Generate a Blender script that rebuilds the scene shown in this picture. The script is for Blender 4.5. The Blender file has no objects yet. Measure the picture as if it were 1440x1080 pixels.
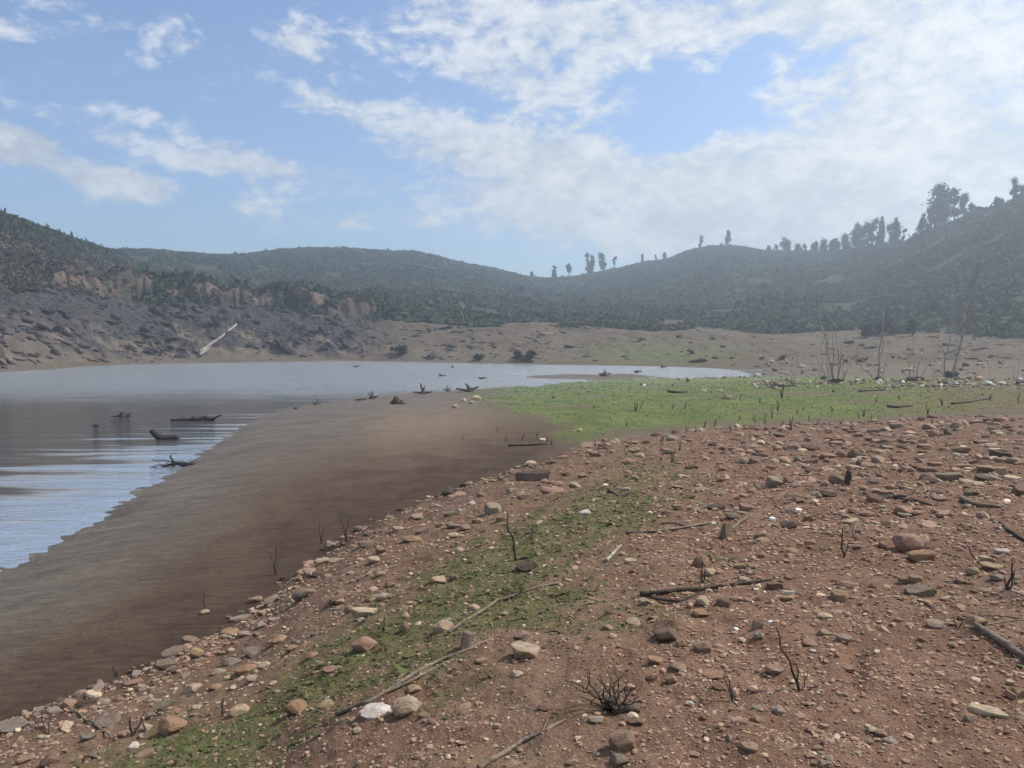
import bpy, bmesh, math, random
import numpy as np
from mathutils import Vector, Matrix, Euler

rng = np.random.default_rng(7)
random.seed(7)
SC = bpy.context.scene
COL = SC.collection
W0, H0, F = 1440.0, 1080.0, 1080.0
CAMZ = 4.5
PITCH = math.atan(75.0 / F)
HOR = 465.0

# ------------------------------------------------------------------ helpers
def link(o):
    COL.objects.link(o)
    return o

def tag(o, label=None, cat=None, group=None, kind=None):
    if label: o['label'] = label
    if cat: o['category'] = cat
    if group: o['group'] = group
    if kind: o['kind'] = kind
    return o

def empty(name, loc=(0, 0, 0)):
    o = bpy.data.objects.new(name, None)
    o.empty_display_size = 0.2
    o.location = loc
    return link(o)

def mesh_np(name, V, F_, mat=None, smooth=True, col=None, attrs=None):
    """V n x 3, F_ m x k (one polygon size)."""
    V = np.asarray(V, np.float32); F_ = np.asarray(F_, np.int32)
    me = bpy.data.meshes.new(name)
    me.vertices.add(len(V)); me.vertices.foreach_set('co', V.ravel())
    m, k = F_.shape
    me.loops.add(m * k); me.loops.foreach_set('vertex_index', F_.ravel())
    me.polygons.add(m); me.polygons.foreach_set('loop_start', np.arange(0, m * k, k, dtype=np.int32))
    me.polygons.foreach_set('use_smooth', np.full(m, smooth, dtype=bool))
    me.update(calc_edges=True)
    for an, arr in (attrs or {}).items():
        a = me.attributes.new(an, 'FLOAT_COLOR', 'POINT')
        arr = np.asarray(arr, np.float32)
        if arr.shape[1] == 3: arr = np.hstack([arr, np.ones((len(arr), 1), np.float32)])
        a.data.foreach_set('color', arr.ravel())
    if mat: me.materials.append(mat)
    return me

def mobj(name, me, parent=None, loc=None):
    o = bpy.data.objects.new(name, me)
    if parent: o.parent = parent
    if loc is not None: o.location = loc
    return link(o)

# ---- numpy gradient noise
_P = rng.permutation(512)
def _hash(ix, iy):
    return _P[(_P[ix & 511] + iy) & 511]
def noise2(x, y):
    x = np.asarray(x, float); y = np.asarray(y, float)
    xi = np.floor(x).astype(np.int64); yi = np.floor(y).astype(np.int64)
    fx = x - xi; fy = y - yi
    u = fx * fx * fx * (fx * (fx * 6 - 15) + 10); v = fy * fy * fy * (fy * (fy * 6 - 15) + 10)
    def g(a, b, dx, dy):
        h = _hash(a, b) * (2 * math.pi / 512.0)
        return np.cos(h) * dx + np.sin(h) * dy
    n00 = g(xi, yi, fx, fy); n10 = g(xi + 1, yi, fx - 1, fy)
    n01 = g(xi, yi + 1, fx, fy - 1); n11 = g(xi + 1, yi + 1, fx - 1, fy - 1)
    return ((n00 * (1 - u) + n10 * u) * (1 - v) + (n01 * (1 - u) + n11 * u) * v) * 1.5
def fbm(x, y, o=4, g=0.5):
    s = 0; a = 1.0; t = 0
    for i in range(o):
        s = s + a * noise2(x * 2 ** i + 17.3 * i, y * 2 ** i - 9.1 * i); t += a; a *= g
    return s / t
def sstep(a, b, x):
    t = np.clip((np.asarray(x, float) - a) / (b - a), 0, 1)
    return t * t * (3 - 2 * t)

# ------------------------------------------------------------------ camera
cam = bpy.data.cameras.new('camera')
cam.sensor_width = 36; cam.lens = 27.0; cam.clip_start = 0.05; cam.clip_end = 6000
co = bpy.data.objects.new('camera', cam); link(co)
co.location = (0, 0, CAMZ); co.rotation_euler = (math.pi / 2 - PITCH, 0, 0)
SC.camera = co
CP, SP = math.cos(PITCH), math.sin(PITCH)

def ray(px, py):
    a = (px - 720.0) / F; b = (540.0 - py) / F
    return np.array([a, CP + b * SP, -SP + b * CP])
def project(x, y, z):
    dz = z - CAMZ
    dep = y * CP - dz * SP
    up = y * SP + dz * CP
    dep = np.where(dep > 0.05, dep, 0.05)
    return 720 + F * x / dep, 540 - F * up / dep, dep

# ------------------------------------------------------------------ terrain by levels
def lv(knots):            # knots: list of (px, value...) -> interpolators
    a = np.array(knots, float)
    return lambda px: [np.interp(px, a[:, 0], a[:, i]) for i in range(1, a.shape[1])]
def zpy(Y, py):           # height of the point seen at row py at distance Y
    return CAMZ + Y * (HOR - py) / F

edge_k = [(-1200, 4.5, .8), (-300, 5.6, .8), (0, None, .8, 1030), (200, None, .8, 952), (350, None, .8, 882), (500, None, .8, 757),
          (620, None, .8, 702), (750, None, .8, 655), (850, None, .8, 622), (1000, None, .85, 606), (1150, None, 1.0, 599),
          (1300, None, 1.3, 592), (1440, None, 1.5, 585), (1800, 24, 1.7), (2600, 16, 2.0)]
ek = []
for k in edge_k:
    if len(k) == 4: ek.append((k[0], (CAMZ - k[2]) / ((k[3] - HOR) / F), k[2]))
    else: ek.append(k)
L1 = lv(ek)
wk = [(-1200, 6.5), (-600, 9.), (-200, 12.)] + [(p, CAMZ / ((q - HOR) / F)) for p, q in
      [(0, 806), (130, 738), (250, 664), (330, 610), (370, 580), (450, 567), (520, 557), (650, 547), (770, 542), (795, 537.5), (860, 534.5), (960, 532)]] + [(1080, 70), (2600, 60)]
L2 = lv([(p, y, 0.0 if p <= 1050 else .32) for p, y in wk])
L3 = lv([(-1200, 40, -1.2), (0, 45, -1.), (370, 72, -.8), (770, 82, -.45), (960, 78, -.4), (1060, 78, -.15), (1110, 79, .45), (2600, 66, .6)])
L4 = lv([(-1200, 66, 0), (-200, 75, 0), (0, 84, 0), (50, 88, 0), (170, 103, 0), (300, 108, 0), (480, 115, 0), (740, 103, 0), (930, 97, 0), (1000, 93, 0),
         (1060, 86, .05), (1110, 85, .55), (1200, 85, .8), (1440, 85, 1.2), (2600, 74, 2)])
def tbl(rows): return lv([(p, Y, zpy(Y, q)) for p, Y, q in rows])
L5 = tbl([(-1200, 90, 390), (0, 105, 402), (170, 125, 425), (300, 137, 432), (480, 142, 446), (620, 146, 453), (760, 150, 457), (830, 150, 461), (960, 150, 464),
          (1050, 150, 467), (1200, 146, 466), (1330, 130, 472), (1440, 116, 478), (2600, 90, 470)])
L6 = tbl([(-1200, 108, 320), (0, 120, 345), (170, 165, 392), (300, 210, 398), (480, 260, 402), (620, 270, 407), (760, 290, 422), (830, 285, 424), (960, 270, 420),
          (1050, 250, 415), (1200, 215, 408), (1330, 170, 402), (1440, 150, 392), (2600, 120, 360)])
L7 = tbl([(-1200, 140, 230), (-200, 130, 240), (0, 139, 287), (57, 150, 308), (100, 165, 324), (150, 205, 341), (175, 290, 347), (233, 335, 352), (277, 345, 356), (330, 365, 359),
          (360, 385, 355), (400, 395, 350), (433, 400, 347), (480, 402, 347), (537, 405, 351), (590, 415, 352), (613, 420, 359), (647, 425, 368), (697, 440, 377),
          (740, 460, 388), (757, 470, 391), (780, 475, 391), (813, 475, 387), (857, 470, 379), (897, 465, 369), (940, 455, 363), (962, 450, 352), (993, 448, 344), (1027, 445, 344),
          (1060, 430, 349), (1093, 410, 356), (1173, 365, 355), (1230, 330, 347), (1270, 305, 340), (1293, 290, 328), (1330, 275, 313), (1373, 260, 297), (1400, 250, 286), (1440, 240, 268), (1700, 220, 190), (2600, 150, 120)])
CREST = L7

TH = np.concatenate([np.radians(np.arange(-178.5, -42, 1.5)), np.radians(np.arange(-42, 42, 0.085)), np.radians(np.arange(42, 180.1, 1.5))])
NA = len(TH)
R = np.geomspace(0.35, 720.0, 860); NR = len(R)

def columns(th):
    thc = np.clip(th, -math.radians(60), math.radians(60))
    px = 720 + F * np.tan(thc); pm = 720 + F * np.tan(-thc)
    w = 0.5 * sstep(math.radians(60), math.radians(178.5), np.abs(th))
    sec = np.minimum(1 / np.cos(thc), 2.0)
    rk = [np.zeros_like(th)]; zk = [np.full_like(th, 2.95)]
    for f in (L1, L2, L3, L4, L5, L6, L7):
        Ya, za = f(px); Yb, zb = f(pm)
        rk.append(((1 - w) * Ya + w * Yb) * sec); zk.append((1 - w) * za + w * zb)
    rk.append(rk[7] * 1.35); zk.append(zk[7] * 0.82)
    rk.append(np.full_like(th, 1500.)); zk.append(zk[7] * 0.6)
    return px, np.array(rk), np.array(zk)

PXC, RK, ZK = columns(TH)
_fr = np.nonzero(np.abs(TH) < math.radians(41.9))[0]
def smooth_cols(A, n):
    k_ = np.hanning(n + 2)[1:-1]; k_ /= k_.sum()
    s_ = A[_fr]; p_ = np.pad(s_, n // 2, mode='reflect', reflect_type='odd')
    A[_fr] = np.convolve(p_, k_, mode='valid')[:len(s_)]
for i, n_ in ((1, 121), (2, 61), (3, 121), (4, 61), (5, 61), (6, 81), (7, 25), (8, 25)):
    smooth_cols(RK[i], n_); smooth_cols(ZK[i], n_)
for i in range(1, len(RK)): RK[i] = np.maximum(RK[i], RK[i - 1] + 0.4)
Z = np.empty((NA, NR)); LV = np.empty((NA, NR))
for i in range(NA):
    Z[i] = np.interp(R, RK[:, i], ZK[:, i])
    LV[i] = np.interp(R, RK[:, i], np.arange(len(RK)))
def box(A, n, axis):
    k = np.ones(n) / n
    pad = [(0, 0), (0, 0)]; pad[axis] = (n // 2, n // 2)
    B = np.pad(A, pad, mode='edge')
    c = np.cumsum(np.insert(B, 0, 0, axis=axis), axis=axis)
    return (np.take(c, range(n, c.shape[axis]), axis=axis) - np.take(c, range(0, c.shape[axis] - n), axis=axis)) / n
Zs = box(box(Z, 9, 1), 9, 1)
fr = (np.abs(TH) < math.radians(41))
Zs2 = box(Zs, 15, 0)
Zs[fr] = Zs2[fr]
wsm = sstep(3.9, 4.4, LV)
Zn = box(Z, 3, 1)
Z = Zn * (1 - wsm) + Zs * wsm

X = np.sin(TH)[:, None] * R[None]; Y = np.cos(TH)[:, None] * R[None]
PX2 = np.broadcast_to(PXC[:, None], X.shape)
# --- spit of wet mud between the two arms of water
rs = CAMZ / ((530.0 + (PXC - 800) * 0.004 - HOR) / F) / np.cos(np.clip(TH, -1, 1))
spit = np.exp(-((R[None] - rs[:, None]) / 3.0) ** 2) * sstep(680, 780, PX2) * (1 - sstep(880, 960, PX2))
Z = Z + spit * (0.66 + 0.12 * fbm(X * .3, Y * .12, 3)) * 0.75
# --- relief
bank = 1 - sstep(0.93, 1.02, LV)
mud = sstep(0.97, 1.05, LV) * (1 - sstep(3.6, 4.0, LV))
far = sstep(3.98, 4.15, LV)
Z = Z + bank * (0.085 * fbm(X * .9, Y * .9, 4) + 0.034 * fbm(X * 4.5, Y * 4.5, 4) + 0.16 * sstep(.86, .97, LV) * (0.6 + fbm(X * .7, Y * .7, 3)))
Z = Z + bank * 0.03 * fbm(X * 2.2, Y * 2.2, 3)
Z = Z + mud * (0.03 * fbm(X * .35, Y * .55, 3) + 0.012 * fbm(X * 1.3, Y * 2.6, 3) + 0.006 * fbm(X * 5, Y * 12, 2))
shore = np.exp(-((LV - 2.0) / .16) ** 2) * (PX2 < 1060)
Z = Z + shore * (0.075 * fbm(X * .8, Y * 2.4, 4) + .024 * fbm(X * 4, Y * 9, 2))
for (gx_, gy_, gw, gh, dp_) in ((1205, 930, 16, 34, -.045), (1160, 985, 40, 14, .03), (948, 880, 26, 14, .05), (1190, 905, 18, 10, .03), (1230, 965, 20, 14, .025)):
    pxv0, pyv0, _ = project(X, Y, Z)
    Z = Z + dp_ * np.exp(-(((pxv0 - gx_) / gw) ** 2 + ((pyv0 - gy_) / gh) ** 2)) * bank * (np.abs(TH) < .7)[:, None]
flat_r = mud * sstep(700, 1150, PX2)
Z = Z + flat_r * (0.05 * fbm(X * .5, Y * .5, 4))
# far shore rocks
rocky = far * (1 - sstep(4.9, 5.35, LV)) * (1 - sstep(430, 640, PX2) * .75) * (1 - sstep(900, 1000, PX2) * .5)
dip = np.where(PX2 < 520, .0034, .0034 * np.exp(-(PX2 - 520) / 90.))
qs = (LV - 4.0) + np.minimum(PX2, 520) * .0034 + (np.maximum(PX2, 520) - 520) * .0006 + .10 * fbm(PX2 * .02, (LV - 4) * 3, 3)
st = fbm(PX2 * .010, qs * 8.5, 4)
led = np.abs((qs * 9 + .8 * fbm(PX2 * .012, qs * 5, 3)) % 1.0 - .5) * 2
Z = Z + rocky * sstep(4.02, 4.2, LV) * (1.1 * st + 0.75 * led + 0.35 * fbm(X * .5, Y * .5, 4))
slate = sstep(-.16, .16, st + .30 * sstep(4.35, 4.75, LV) - .26 * (1 - sstep(4.1, 4.45, LV)) + .12 + .25 * fbm(PX2 * .05, qs * 30, 3))
# fluted scarp
flz = sstep(60, 110, PX2) * (1 - sstep(470, 640, PX2))
rf = RK[5][:, None] * 1.012 + 1.5 * fbm(PX2 * .08, PX2 * 0 + 3.3, 3) + 6 * fbm(PX2 * .012, PX2 * 0 + 8.3, 2)
scarp = sstep(0, 2.6, R[None] - rf) * (1 - sstep(14, 40, R[None] - rf)) * flz
Z = Z + 3.9 * scarp * (0.75 + .7 * fbm(PX2 * .02, PX2 * 0 + 1.3, 2))
hill = sstep(5.0, 5.5, LV)
Z = Z + hill * (3.0 * fbm(X / 70, Y / 70, 3) * (1 - sstep(6.3, 6.9, LV)) + 1.3 * fbm(X / 16, Y / 16, 4) * (1 - .8 * sstep(6.5, 6.95, LV)))
tanz = far * (1 - sstep(4.9, 5.2, LV))
Z = Z + tanz * (1.1 * fbm(X / 14, Y / 11, 4) + .25 * fbm(X / 2, Y / 2, 3)) * sstep(4.0, 4.3, LV)

def gidx(x, y):
    th = np.arctan2(x, y); r = np.hypot(x, y)
    i = np.interp(th, TH, np.arange(NA)); j = np.interp(np.log(np.maximum(r, .36)), np.log(R), np.arange(NR))
    return i, j
def bil(A, x, y):
    i, j = gidx(x, y)
    i0 = np.clip(np.floor(i).astype(int), 0, NA - 2); j0 = np.clip(np.floor(j).astype(int), 0, NR - 2)
    a = i - i0; b = j - j0
    return (A[i0, j0] * (1 - a) + A[i0 + 1, j0] * a) * (1 - b) + (A[i0, j0 + 1] * (1 - a) + A[i0 + 1, j0 + 1] * a) * b
def hgt(x, y): return bil(Z, np.asarray(x, float), np.asarray(y, float))
def at(px, py, water=False):
    """ground point seen at photo pixel (px,py)"""
    d = ray(px, py)
    th = math.atan2(d[0], d[1]); hl = math.hypot(d[0], d[1])
    rr = np.geomspace(1.2, 700, 4000)
    zz = CAMZ + d[2] / hl * rr
    g = hgt(np.sin(th) * rr, np.cos(th) * rr)
    if water: g = np.maximum(g, 0.0)
    hit = np.nonzero(zz <= g)[0]
    r = rr[hit[0]] if len(hit) else 600.
    x, y = math.sin(th) * r, math.cos(th) * r
    z = float(hgt(x, y))
    if water: z = max(z, 0.0)
    return Vector((x, y, z)), r * math.cos(th) * CP + (CAMZ - z) * SP

# --- zone masks
PXV, PYV, _ = project(X, Y, Z)
front = (np.abs(TH) < math.radians(55))[:, None]
def blobs(lst, x, y):
    s = 0
    for (cx, cy, rx, ry, w, *rot) in lst:
        a = math.radians(rot[0]) if rot else 0
        dx = x - cx; dy = y - cy
        u = (dx * math.cos(a) + dy * math.sin(a)) / rx; v = (-dx * math.sin(a) + dy * math.cos(a)) / ry
        s = s + w * np.exp(-(u * u + v * v))
    return s
GR = [(770, 755, 120, 42, .75, -14), (850, 722, 50, 30, .55), (900, 665, 70, 40, .5), (660, 815, 90, 34, .8, -14), (560, 890, 110, 42, .75, -14), (430, 968, 110, 42, .75, -14),
      (300, 1045, 110, 36, .95, -12), (760, 845, 120, 36, .45), (700, 860, 110, 36, .4, -14), (880, 870, 70, 30, .3), (960, 790, 110, 26, .22), (820, 985, 40, 30, .35), (600, 960, 70, 40, .4), (930, 720, 90, 26, .25), (260, 1090, 160, 40, .7)]
near_g = blobs(GR, PXV, PYV) * front * bank
gn = fbm(X * 1.7, Y * 1.7, 4) * .5 + fbm(X * 7, Y * 7, 3) * .35
grass_near = sstep(.06, .78, near_g * .9 + gn * 1.15 * (near_g > .04)) * bank * .75
fl = sstep(1.0, 1.04, LV) * (1 - sstep(2.0, 2.12, LV))
xb = 620 + np.clip((PYV - 555) / 90, 0, 1) * 190
fg = sstep(-40, 110, PXV - xb) * fl * (1 - .35 * sstep(1280, 1440, PXV)) * front
fg = fg * sstep(.1, .8, fg + fbm(X * .25, Y * .16, 4) * 1.5 - .08) * sstep(.99, 1.13, LV + .08 * fbm(X * .6, Y * .6, 3))
spg = np.exp(-((R[None] - rs[:, None] + 9) / 5) ** 2) * sstep(820, 900, PX2) * (1 - sstep(1010, 1120, PX2)) * .6
grass = np.clip(np.maximum(np.maximum(grass_near, fg * (LV > 1)), spg * .5 * (Z > .02)), 0, 1)
shg = np.exp(-(((PXV - 930) / 110) ** 2 + ((PYV - 498) / 14) ** 2)) * (LV > 4) * .95
grass = np.clip(grass + shg * front, 0, 1)
wet = (1 - sstep(.05, .62, Z + .16 * fbm(X * .2, Y * .3, 4))) * sstep(1.0, 1.1, LV) * (1 - sstep(4.02, 4.08, LV))
dark = np.where(LV > 1.0, np.exp(-((LV - 1.0) / .30) ** 2), np.exp(-((LV - 1.0) / .11) ** 2)) * (1 - sstep(700, 900, PXV)) * front * (1.0 + .5 * fbm(X * .8, Y * .8, 3))
dark = np.clip(dark, 0, 1)
redb = bank * sstep(-.2, .5, .15 + fbm(X * .5, Y * .5, 3) + .5 * sstep(820, 1100, PXV) * front)
tanm = np.exp(-(((PXV - 600) / 150) ** 2 + ((PYV - 608) / 44) ** 2)) * front * (LV > 1) * sstep(465, 545, PXV + 14 * fbm(X * .2, Y * .2, 2) - (PYV - 560) * .1)
rockm = np.clip(rocky * 1.2, 0, 1)
rust = np.clip(scarp * 2.2, 0, 1) * (1 - sstep(3.5, 7, R[None] - rf)) * sstep(-.25, .1, fbm(PX2 * .03, R[None] * .05, 3) + .1)
wood = sstep(5.0, 5.12, LV + .42 * fbm(X / 14, Y / 14, 4) + .06) * (1 - .8 * rust)
rough_up = sstep(4.98, 5.1, LV) * (1 - sstep(5.9, 6.6, LV)) * (1 - sstep(90, 330, PXV)) * front
wet = np.clip(wet + .55 * sstep(545, 465, PXV - (PYV - 560) * .1) * sstep(1.18, 1.45, LV) * (LV < 2.2) * front * (1 - wet), 0, 1)
wet = np.where(LV > 4.03, slate * np.clip(rocky * 1.3, 0, 1), wet)
zoneA = np.stack([grass, wet, redb, dark], -1)
zoneB = np.stack([rockm, wood * (1 - .55 * rough_up), rust, np.clip(tanm, 0, 1)], -1)
zoneC = np.stack([np.clip(fl * sstep(620, 760, PXV), 0, 1), sstep(1150, 1400, PXV) * fl, bank, rough_up], -1)

# ------------------------------------------------------------------ material helpers
def newmat(name):
    m = bpy.data.materials.new(name); m.use_nodes = True
    nt = m.node_tree; nt.nodes.clear()
    return m, nt
class N:
    def __init__(s, nt): s.nt = nt
    def n(s, t, **kw):
        nd = s.nt.nodes.new(t)
        for k, v in kw.items():
            if k == 'ins':
                for a, b in v.items(): s.set(nd.inputs[a], b)
            else: setattr(nd, k, v)
        return nd
    def set(s, sock, v):
        if isinstance(v, bpy.types.NodeSocket): s.nt.links.new(v, sock)
        else:
            if sock.type == 'RGBA' and len(v) == 3: v = (*v, 1)
            sock.default_value = v
    def mix(s, f, a, b, mode='MIX'):
        nd = s.n('ShaderNodeMix', data_type='RGBA', blend_type=mode)
        s.set(nd.inputs[0], f); s.set(nd.inputs[6], a); s.set(nd.inputs[7], b)
        return nd.outputs[2]
    def math(s, op, a, b=0.0, c=0.0, clamp=False):
        nd = s.n('ShaderNodeMath', operation=op, use_clamp=clamp)
        s.set(nd.inputs[0], a); s.set(nd.inputs[1], b)
        if op in ('MULTIPLY_ADD',): s.set(nd.inputs[2], c)
        return nd.outputs[0]
    def noise(s, vec, scale, detail=4, rough=.55, dist=0.0):
        nd = s.n('ShaderNodeTexNoise'); s.set(nd.inputs['Vector'], vec)
        nd.inputs['Scale'].default_value = scale; nd.inputs['Detail'].default_value = detail
        nd.inputs['Roughness'].default_value = rough; nd.inputs['Distortion'].default_value = dist
        return nd.outputs['Fac']
    def rng(s, v, a, b, c=0.0, d=1.0):
        nd = s.n('ShaderNodeMapRange', interpolation_type='SMOOTHSTEP')
        s.set(nd.inputs[0], v); s.set(nd.inputs[1], a); s.set(nd.inputs[2], b); s.set(nd.inputs[3], c); s.set(nd.inputs[4], d)
        return nd.outputs[0]
    def map(s, vec, scale=(1, 1, 1), rot=(0, 0, 0), loc=(0, 0, 0), vt='POINT'):
        nd = s.n('ShaderNodeMapping', vector_type=vt); s.set(nd.inputs['Vector'], vec)
        nd.inputs['Scale'].default_value = scale; nd.inputs['Rotation'].default_value = rot; nd.inputs['Location'].default_value = loc
        return nd.outputs[0]
    def attr(s, name):
        a = s.n('ShaderNodeAttribute', attribute_name=name)
        sp = s.n('ShaderNodeSeparateColor'); s.nt.links.new(a.outputs['Color'], sp.inputs[0])
        return sp.outputs[0], sp.outputs[1], sp.outputs[2], a.outputs['Alpha'], a.outputs['Color']
    def bump(s, h, strength, dist, normal=None):
        b = s.n('ShaderNodeBump'); s.set(b.inputs['Height'], h); b.inputs['Strength'].default_value = strength
        b.inputs['Distance'].default_value = dist
        if normal: s.nt.links.new(normal, b.inputs['Normal'])
        return b.outputs[0]
    def out(s, shader):
        o = s.n('ShaderNodeOutputMaterial'); s.nt.links.new(shader, o.inputs[0]); return o
    def bsdf(s, color, rough=.9, spec=.3, normal=None, **kw):
        b = s.n('ShaderNodeBsdfPrincipled'); s.set(b.inputs['Base Color'], color); s.set(b.inputs['Roughness'], rough)
        s.set(b.inputs['Specular IOR Level'], spec)
        if normal: s.nt.links.new(normal, b.inputs['Normal'])
        for k, v in kw.items(): s.set(b.inputs[k], v)
        return b.outputs[0]

def ground_mat():
    m, nt = newmat('ground_soil'); k = N(nt)
    pos = k.n('ShaderNodeTexCoord').outputs['Object']
    gr, we, re, dk, _ = k.attr('zoneA'); ro, wo, ru, ta, _ = k.attr('zoneB'); fl_, ol, bk, ru2, _ = k.attr('zoneC')
    n1 = k.noise(pos, 0.45, 5); n2 = k.noise(pos, 3.1, 5, .62); n3 = k.noise(pos, 17, 4, .6); n4 = k.noise(pos, 70, 3, .6)
    # mud
    stk = k.noise(k.map(pos, (.55, 2.6, 1), (0, 0, .12)), 1.0, 5, .62, .3); stk2 = k.noise(k.map(pos, (3.2, 7.5, 1), (0, 0, .08)), 1.0, 6, .68, .5)
    c = k.mix(k.rng(n1, .3, .7), (.142, .108, .075), (.188, .145, .102))
    c = k.mix(k.rng(n2, .4, .7, 0, .4), c, (.062, .044, .032))
    c = k.mix(ta, c, (.225, .165, .118))
    c = k.mix(k.math('MULTIPLY', we, .92), c, k.mix(k.rng(stk, .4, .62), (.104, .087, .068), (.162, .136, .107)))
    sm = k.math('MULTIPLY', k.math('SUBTRACT', 1.0, ta), k.math('MULTIPLY', we, .5))
    c = k.mix(k.math('MULTIPLY', k.math('ADD', k.math('MULTIPLY', sm, 1.1), .25), k.rng(k.math('ADD', k.math('MULTIPLY', stk2, .6), k.math('MULTIPLY', n1, .4)), .44, .64)), c, (.076, .060, .046))
    c = k.mix(k.rng(n3, .50, .74, 0, .40), c, (.062, .048, .036))
    c = k.mix(k.rng(n4, .58, .75, 0, .35), c, (.21, .175, .14))
    c = k.mix(k.rng(k.noise(pos, 1.1, 6, .7, .6), .50, .66, 0, .38), c, (.074, .058, .046))
    c = k.mix(k.math('MULTIPLY', fl_, .5), c, (.110, .086, .052))
    # bank soil
    b0 = k.mix(k.rng(n2, .3, .7), (.126, .079, .051), (.190, .123, .082))
    b0 = k.mix(k.rng(n1, .35, .65, 0, .6), b0, (.180, .120, .078))
    b1 = k.mix(k.rng(n2, .3, .7), (.124, .066, .044), (.190, .107, .073))
    b0 = k.mix(k.math('MULTIPLY', re, .7), b0, b1)
    b0 = k.mix(k.rng(k.noise(pos, 1.3, 5, .65, .4), .50, .68, 0, .5), b0, (.105, .054, .035))
    b0 = k.mix(k.rng(n3, .52, .75, 0, .6), b0, (.26, .175, .12))
    b0 = k.mix(k.rng(n4, .55, .8, 0, .8), b0, (.36, .26, .185))
    b0 = k.mix(k.rng(n4, .45, .25, 0, .7), b0, (.050, .030, .021))
    b0 = k.mix(k.rng(n3, .45, .28, 0, .5), b0, (.062, .038, .026))
    c = k.mix(bk, c, b0)
    c = k.mix(k.math('MULTIPLY', dk, .88), c, k.mix(k.rng(n2, .3, .7), (.040, .024, .017), (.074, .046, .032)))
    # green cover
    g = k.mix(k.rng(n2, .3, .7), (.078, .086, .030), (.120, .122, .046))
    g = k.mix(k.rng(n3, .48, .72, 0, .75), g, (.135, .098, .060))
    g2 = k.mix(k.rng(n1, .3, .7), (.094, .124, .036), (.142, .172, .055))
    g2 = k.mix(k.rng(n3, .45, .8, 0, .45), g2, (.10, .088, .045))
    g2 = k.mix(k.math('MULTIPLY', ol, .75), g2, (.145, .118, .055))
    g = k.mix(fl_, g, g2)
    gm = k.math('MULTIPLY', gr, k.rng(k.math('ADD', n3, k.math('MULTIPLY', gr, .35)), .42, .72, .25, 1.0))
    c = k.mix(gm, c, g)
    r = k.math('MULTIPLY_ADD', we, -.38, .92)
    h = k.math('ADD', k.math('MULTIPLY', n3, .5), k.math('MULTIPLY', n4, .28))
    h = k.math('ADD', k.math('ADD', h, k.math('MULTIPLY', n2, .6)), k.math('MULTIPLY', stk2, .8))
    nm = k.bump(k.math('MULTIPLY', stk2, k.math('SUBTRACT', 1.0, bk)), 1.0, .05)
    nm = k.bump(h, k_strength(k, bk), 0.035, nm)
    nd = [x for x in nt.nodes if x.type == 'BUMP'][1]
    k.set(nd.inputs['Strength'], k.math('MULTIPLY_ADD', bk, .45, .55))
    k.out(k.bsdf(c, r, k.math('MULTIPLY_ADD', we, .08, .08), nm))
    return m
def k_strength(k, x): return .6

def slope_mat():
    m, nt = newmat('rock_slope'); k = N(nt)
    pos = k.n('ShaderNodeTexCoord').outputs['Object']
    gr, we, re, dk, _ = k.attr('zoneA'); ro, wo, ru, ta, _ = k.attr('zoneB'); fl_, ol, bk, ru2, _ = k.attr('zoneC')
    strv = k.map(pos, (.10, .30, .75), (math.radians(18), math.radians(24), 0))
    s1 = k.noise(strv, 1.1, 6, .62, .4); s2 = k.noise(strv, 4.2, 5, .6); n1 = k.noise(pos, .06, 5); n2 = k.noise(pos, .5, 5, .6); n3 = k.noise(pos, 2.2, 4)
    tan = k.mix(k.rng(n2, .3, .7), (.080, .057, .039), (.130, .095, .065))
    tan = k.mix(k.rng(n1, .42, .6, 0, .7), tan, (.135, .112, .076))
    tan = k.mix(k.rng(n3, .50, .70, 0, .8), tan, (.065, .052, .042))
    tan = k.mix(k.rng(s2, .56, .66, 0, .5), tan, (.080, .066, .056))
    rk = k.mix(k.rng(n2, .3, .7), (.098, .078, .061), (.155, .124, .096))
    rk = k.mix(k.rng(n3, .55, .7, 0, .6), rk, (.085, .068, .055))
    rk = k.mix(we, rk, k.mix(k.rng(n3, .35, .65), (.026, .025, .027), (.070, .063, .060)))
    c = k.mix(ro, tan, rk)
    c = k.mix(k.math('MULTIPLY', gr, .8), c, (.10, .12, .045))
    scr = k.mix(k.rng(n2, .35, .65), (.036, .047, .028), (.048, .057, .034))
    rough = k.mix(k.rng(s1, .42, .58), (.055, .042, .036), (.13, .09, .068))
    c = k.mix(wo, k.mix(ru2, c, rough), scr)
    flu = k.noise(k.map(pos, (1, 1, .12)), .55, 4)
    c = k.mix(ru, c, k.mix(k.rng(flu, .40, .6), (.055, .040, .034), (.150, .106, .084)))
    h = k.math('ADD', k.math('MULTIPLY', s1, 1.0), k.math('MULTIPLY', n3, .3))
    k.out(k.bsdf(c, .95, .12, k.bump(h, .8, .8)))
    return m

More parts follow.
